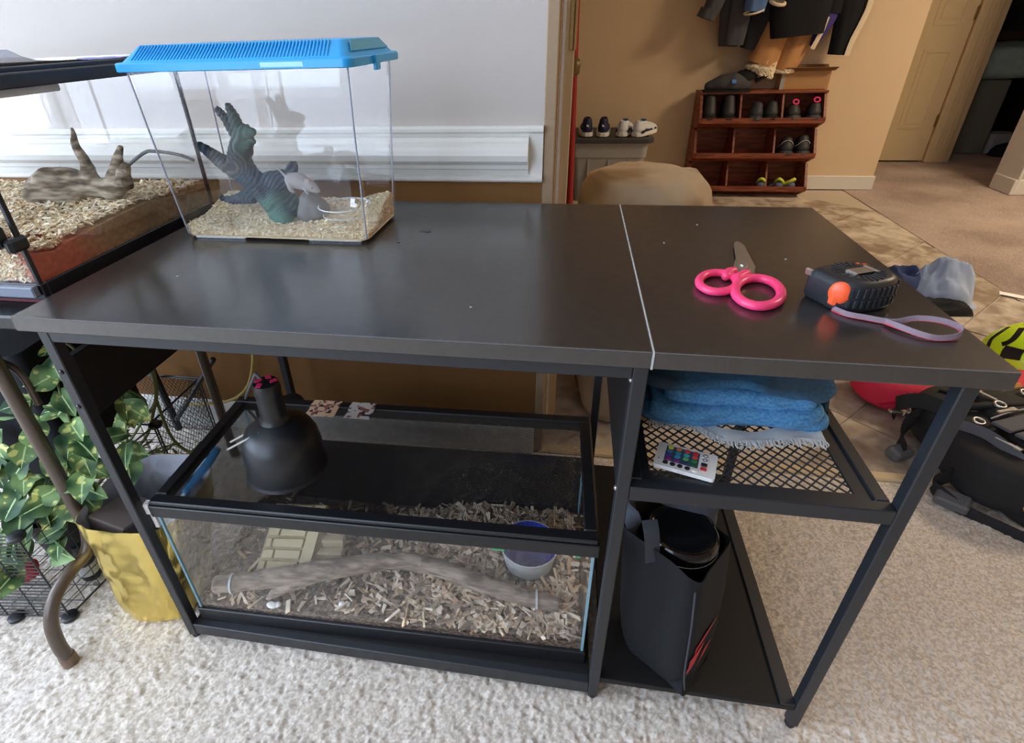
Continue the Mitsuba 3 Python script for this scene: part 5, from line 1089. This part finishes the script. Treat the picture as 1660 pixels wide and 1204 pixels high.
M('cardboard_dark', S(120, 88, 58), .85)
L('cardboard_box', 'brown cardboard box with an open flap on top of the shoe rack by the wall', 'box')
P('cardboard_box__body', box(2.045, 2.335, 3.60, 3.700, zt_, zt_ + .105, .002), 'cardboard')
P('cardboard_box__flap', mv(box(-.145, .160, -.060, .0, -.0015, .0015), (2.19, 3.600, zt_ + .107), rx=-22), 'cardboard_dark', label='open darker flap')
P('cardboard_box__flap', mv(box(-.150, .150, .0, .050, -.0015, .0015), (2.19, 3.655, zt_ + .108), rx=35), 'cardboard_dark')
P('cardboard_box__tape', box(2.045, 2.068, 3.5985, 3.6002, zt_ + .001, zt_ + .104), 'grey_plastic')
# ---------------------------------------------------------------- coats hanging on the foyer wall (their tops are above the picture)
M('coat_charcoal', S(70, 72, 78), .9, sheen=.3)
M('denim', S(84, 116, 166), .9, sheen=.2)
M('coat_dark', S(42, 42, 48), .9, sheen=.3)
M('suede', S(188, 138, 88), .9, sheen=.3)
M('sherpa', S(226, 212, 182), .95, sheen=.5)
M('purple', S(62, 50, 120), .8)
M('stripe_cream', S(224, 208, 178), .8)
def hang(key, pts, widths, depth, mat, seed, label=None, n=36, cap=True, wr=.012, y0=0.):
    """one hanging tube of cloth along centre points (x, y, z) with half widths (across x) and half depth"""
    c = spline(pts, 6); w = np.interp(np.linspace(0, 1, len(c)), np.linspace(0, 1, len(widths)), widths); th = np.linspace(0, 2 * np.pi, n, endpoint=False); rings = []
    tan = np.gradient(c, axis=0); tan /= np.linalg.norm(tan, axis=1, keepdims=True)
    for i in range(len(c)):
        sx = np.cross([0, -1., 0], tan[i]); sx /= np.linalg.norm(sx); sx = sx if sx[0] > 0 else -sx
        q = np.stack([np.cos(th) * 1.6 + seed, np.sin(th) * 1.6, np.full(n, c[i, 2] * 2.2)], 1)
        k = 1 + wr / .05 * (meshkit.fbm(q, 3, seed) - .5) * 2
        rings.append(c[i] + np.cos(th)[:, None] * sx * (w[i] * (1 + (k - 1) * .3))[:, None] + np.sin(th)[:, None] * np.array([0, 1., 0]) * (depth * k)[:, None])
    m = loft(rings, cap)
    v = np.array(m.vertices); v[:, 1] = np.minimum(v[:, 1], 3.712); m.vertices = v
    return P(key, m, mat, smooth=40, label=label)
L('charcoal_coat', 'charcoal grey coat with a turned-up cuff, leftmost of the hanging coats', 'coat')
hang('charcoal_coat__sleeve', [(1.60, 3.56, 1.60), (1.585, 3.55, 1.35), (1.545, 3.53, 1.15), (1.510, 3.52, 1.085)], [.07, .065, .052, .045], .05, 'coat_charcoal', 3)
hang('charcoal_coat__cuff', [(1.519, 3.522, 1.118), (1.503, 3.518, 1.072)], [.050, .054], .054, 'coat_charcoal', 4)
hang('charcoal_coat__body', [(1.70, 3.62, 1.62), (1.70, 3.62, 1.3), (1.695, 3.62, 1.05), (1.690, 3.62, .915)], [.12, .105, .085, .060], .06, 'coat_charcoal', 5)
hang('charcoal_coat__front_panel', [(1.72, 3.56, 1.5), (1.715, 3.55, 1.2), (1.708, 3.55, .925)], [.07, .065, .055], .022, 'coat_charcoal', 8)
L('denim_jacket', 'blue denim jacket with pale-lined cuffs hanging in front of the charcoal coat', 'jacket')
hang('denim_jacket__sleeve', [(1.80, 3.52, 1.60), (1.785, 3.49, 1.3), (1.765, 3.47, 1.10)], [.075, .07, .058], .05, 'denim', 6)
P('denim_jacket__hem', mv(trimesh.creation.torus(.052, .006, major_sections=28, minor_sections=8), (1.765, 3.47, 1.100), rx=10, ry=-14), 'sherpa', smooth=True, label='pale cuff edge')
hang('denim_jacket__sleeve', [(1.90, 3.52, 1.60), (1.895, 3.49, 1.35), (1.885, 3.47, 1.155)], [.07, .06, .045], .045, 'denim', 9)
P('denim_jacket__cuff', mv(trimesh.creation.torus(.040, .010, major_sections=28, minor_sections=8), (1.885, 3.465, 1.142), rx=20, ry=10), 'sherpa', smooth=True, label='cream fleece cuff')
hang('denim_jacket__body', [(1.85, 3.58, 1.62), (1.85, 3.58, 1.4), (1.85, 3.59, 1.22)], [.12, .11, .10], .04, 'denim', 10)
L('dark_hoodie', 'dark charcoal jacket hanging between the charcoal coat and the black coat', 'jacket')
hang('dark_hoodie__body', [(1.86, 3.64, 1.6), (1.862, 3.64, 1.2), (1.845, 3.64, 1.0), (1.820, 3.64, .895)], [.12, .105, .085, .05], .055, 'coat_dark', 11)
hang('dark_hoodie__hem', [(1.885, 3.60, 1.3), (1.880, 3.60, 1.12), (1.875, 3.60, 1.045)], [.10, .095, .09], .03, 'coat_dark', 12)
L('black_coat', 'black coat hanging in front of the tan shearling coat', 'coat')
hang('black_coat__body', [(2.06, 3.56, 1.65), (2.05, 3.55, 1.3), (2.045, 3.54, 1.10), (2.055, 3.54, .965)], [.15, .16, .168, .150], .07, 'black_cloth', 13)
L('shearling_coat', 'tan suede coat with shaggy cream fleece cuffs below the black coat', 'coat')
hang('shearling_coat__sleeve', [(2.00, 3.63, 1.5), (1.97, 3.62, 1.1), (1.93, 3.60, .90), (1.905, 3.60, .810)], [.08, .082, .085, .092], .06, 'suede', 15)
hang('shearling_coat__sleeve', [(2.13, 3.64, 1.5), (2.12, 3.63, 1.1), (2.085, 3.62, .90), (2.050, 3.61, .772)], [.085, .085, .075, .060], .06, 'suede', 16)
P('shearling_coat__seam', tube([(1.955, 3.545, .95), (1.935, 3.538, .89), (1.920, 3.536, .815)], .003, 6, 5), 'stripe_cream', smooth=True)
fz = loft([np.stack([1.905 + dx + w_ * np.cos(th0), 3.60 + .058 * np.sin(th0), np.full(40, z) + tl * np.cos(th0)], 1) for th0 in [np.linspace(0, 2 * np.pi, 40, endpoint=False)] for z, w_, dx, tl in ((.822, .088, 0, .012), (.812, .094, 0, .012), (.795, .088, .004, .006), (.775, .080, .010, -.006), (.755, .068, .018, -.016), (.742, .050, .026, -.018))])
fz = fz.subdivide().subdivide(); fz = bump(bump(fz, .010, 60, 3), .006, 160, 5)
P('shearling_coat__fleece_cuff', fz, 'sherpa', smooth=True, label='shaggy cream fleece cuff')
P('shearling_coat__fleece_cuff', bump(loft([np.stack([2.050 + w_ * np.cos(th0), 3.61 + .058 * np.sin(th0), np.full(40, z)], 1) for th0 in [np.linspace(0, 2 * np.pi, 40, endpoint=False)] for z, w_ in ((.782, .060), (.776, .066), (.765, .062), (.758, .050))]).subdivide(), .006, 100, 6), 'sherpa', smooth=True, label='thin cream fleece edge')
L('track_jacket', 'black track jacket with cream and purple sleeve stripes, rightmost of the coats', 'jacket')
hang('track_jacket__sleeve', [(2.33, 3.62, 1.6), (2.33, 3.60, 1.3), (2.345, 3.60, 1.05), (2.335, 3.60, .855)], [.10, .095, .075, .052], .05, 'black_cloth', 18)
def vband(pts, w, mat, lb): return P('track_jacket__stripe', ribbon(pts, w, .004, (1, 0, 0)), mat, smooth=True, label=lb)
vband([(2.425, 3.555, 1.3), (2.424, 3.552, 1.12), (2.405, 3.550, 1.02), (2.382, 3.548, .935), (2.372, 3.546, .848)], .030, 'stripe_cream', 'cream sleeve stripe')
hang('track_jacket__body', [(2.25, 3.62, 1.6), (2.25, 3.61, 1.25), (2.235, 3.60, 1.08)], [.10, .095, .07], .05, 'black_cloth', 20)
hang('track_jacket__far_sleeve', [(2.235, 3.60, 1.20), (2.225, 3.59, 1.06), (2.200, 3.59, .97), (2.175, 3.58, .905)], [.05, .05, .036, .012], .035, 'purple', 21, label='purple sleeve panel')
vband([(2.205, 3.54, 1.06), (2.190, 3.536, .98), (2.162, 3.534, .892)], .026, 'stripe_cream', 'cream sleeve stripe')
# ---------------------------------------------------------------- tall red object behind the door, tan cloth heap
M('red_plastic', S(150, 28, 30), .35)
L('red_sled', 'tall narrow red plastic board with black ends standing behind the open door', 'board')
P('red_sled__board', mv(loft([rrect(0, 0, .042, .22, .02, z, 0) for z in (.10, .12, 1.10, 1.20)]), (.750, 2.60, 0), ry=-1.5), 'red_plastic', smooth=30)
P('red_sled__end', mv(loft([rrect(0, 0, .046, .23, .02, z, 0) for z in (.001, .10)]), (.751, 2.60, 0), ry=-1.5), 'black_plastic', smooth=30)
P('red_sled__end', mv(loft([rrect(0, 0, .046, .23, .02, z, 0) for z in (1.20, 1.5)]), (.750, 2.60, 0), ry=-1.5), 'black_plastic', smooth=30)
def tan_col(p, n, uv):
    return mix(S(134, 110, 78), S(172, 152, 124), smoothstep(.3, .7, fbm(p.x * 7, p.y * 7, p.z * 7, 3)))
M('tan_cloth', proc(tan_col), .95, sheen=.3)
L('tan_cloth_heap', 'big sack-like heap of tan cloth on the foyer tiles behind the desk', 'cloth')
rings = []
th2 = np.linspace(0, 2 * np.pi, 90, endpoint=False)
for z, rx_, ry_, cx_, cy_ in ((.001, .15, .20, .960, 1.02), (.03, .17, .22, .960, 1.03), (.15, .19, .235, .955, 1.06), (.30, .20, .25, .960, 1.08), (.45, .205, .25, .965, 1.10), (.58, .20, .235, .965, 1.11), (.66, .185, .20, .955, 1.10), (.700, .155, .165, .945, 1.08), (.715, .11, .11, .935, 1.07)):
    q = np.stack([np.cos(th2) * 1.8, np.sin(th2) * 1.8, np.full(90, z * 2.5)], 1); fo = (np.abs(meshkit.noise(q * 1.5 + 3, 5) - .5) * 2 - .45) * .10 + .08 * (meshkit.fbm(q, 2, 8) - .5)
    rings.append(np.stack([cx_ + rx_ * np.cos(th2) * (1 + fo), cy_ + ry_ * np.sin(th2) * (1 + fo), np.full(90, z)], 1))
rings = [a * (1 - t) + b * t for a, b in zip(rings[:-1], rings[1:]) for t in np.linspace(0, 1, 5, endpoint=False)] + [rings[-1]]
P('tan_cloth_heap__cloth', bump(bump(loft(rings), .016, 6, 4), .006, 16, 9), 'tan_cloth', smooth=True)
P('tan_cloth_heap__fold', ribbon([(1.115, .92, .60), (1.145, .905, .48), (1.13, .86, .30), (1.06, .83, .12), (1.02, .82, .02)], .05, .012, (1, .4, 0)), 'tan_cloth', smooth=True)
P('tan_cloth_heap__fold', ribbon([(1.06, 1.0, .66), (1.12, .95, .60), (1.16, .96, .50), (1.17, 1.0, .35)], .06, .012, (.3, 1, 0)), 'tan_cloth', smooth=True)
# ---------------------------------------------------------------- dark bedroom beyond the hall
def sheet_col(p, n, uv): return mix(S(146, 166, 158), S(178, 196, 188), fbm(p.x * 30, p.z * 30, p.y * 5, 2))
M('bed_sheet', proc(sheet_col), .9)
M('bed_side', S(126, 124, 108), .9)
M('dark_wood', S(46, 34, 28), .5)
L('bed', 'bed with a grey-green sheet seen through the dark bedroom doorway', 'bed')
P('bed__mattress', bump(superell(4.35, 5.35, .70, .62, .45, .125, .35, .3, nu=80, nv=40, amp=.008, fr=12, seed=3), .006, 30, 2), 'bed_sheet', smooth=True)
P('bed__box_base', box(3.93, 4.23, 4.96, 5.7, .001, .575, .01), 'bed_side')
P('bed__box_base', box(4.55, 4.95, 4.98, 5.7, .001, .575, .01), 'dark_wood')
P('bed__rail', box(3.93, 5.0, 4.90, 4.95, .86, .92, .006), 'dark_wood')
P('bed__rail_post', box(4.94, 4.99, 4.90, 4.95, .001, .86, .004), 'dark_wood')
P('white_bin', mv(loft([rrect(0, 0, .20, .16, .03, z, 0) for z in (.001, .16)]), (4.36, 5.05, 0)), 'grey_plastic', smooth=30, label='pale bin under the bed in the dark bedroom', cat='bin')
P('dark_clothes', heap(4.36, 4.90, .12, .07, .09, 5), 'black_cloth', smooth=True, label='black clothes on the bedroom floor in front of the bed', cat='clothes')
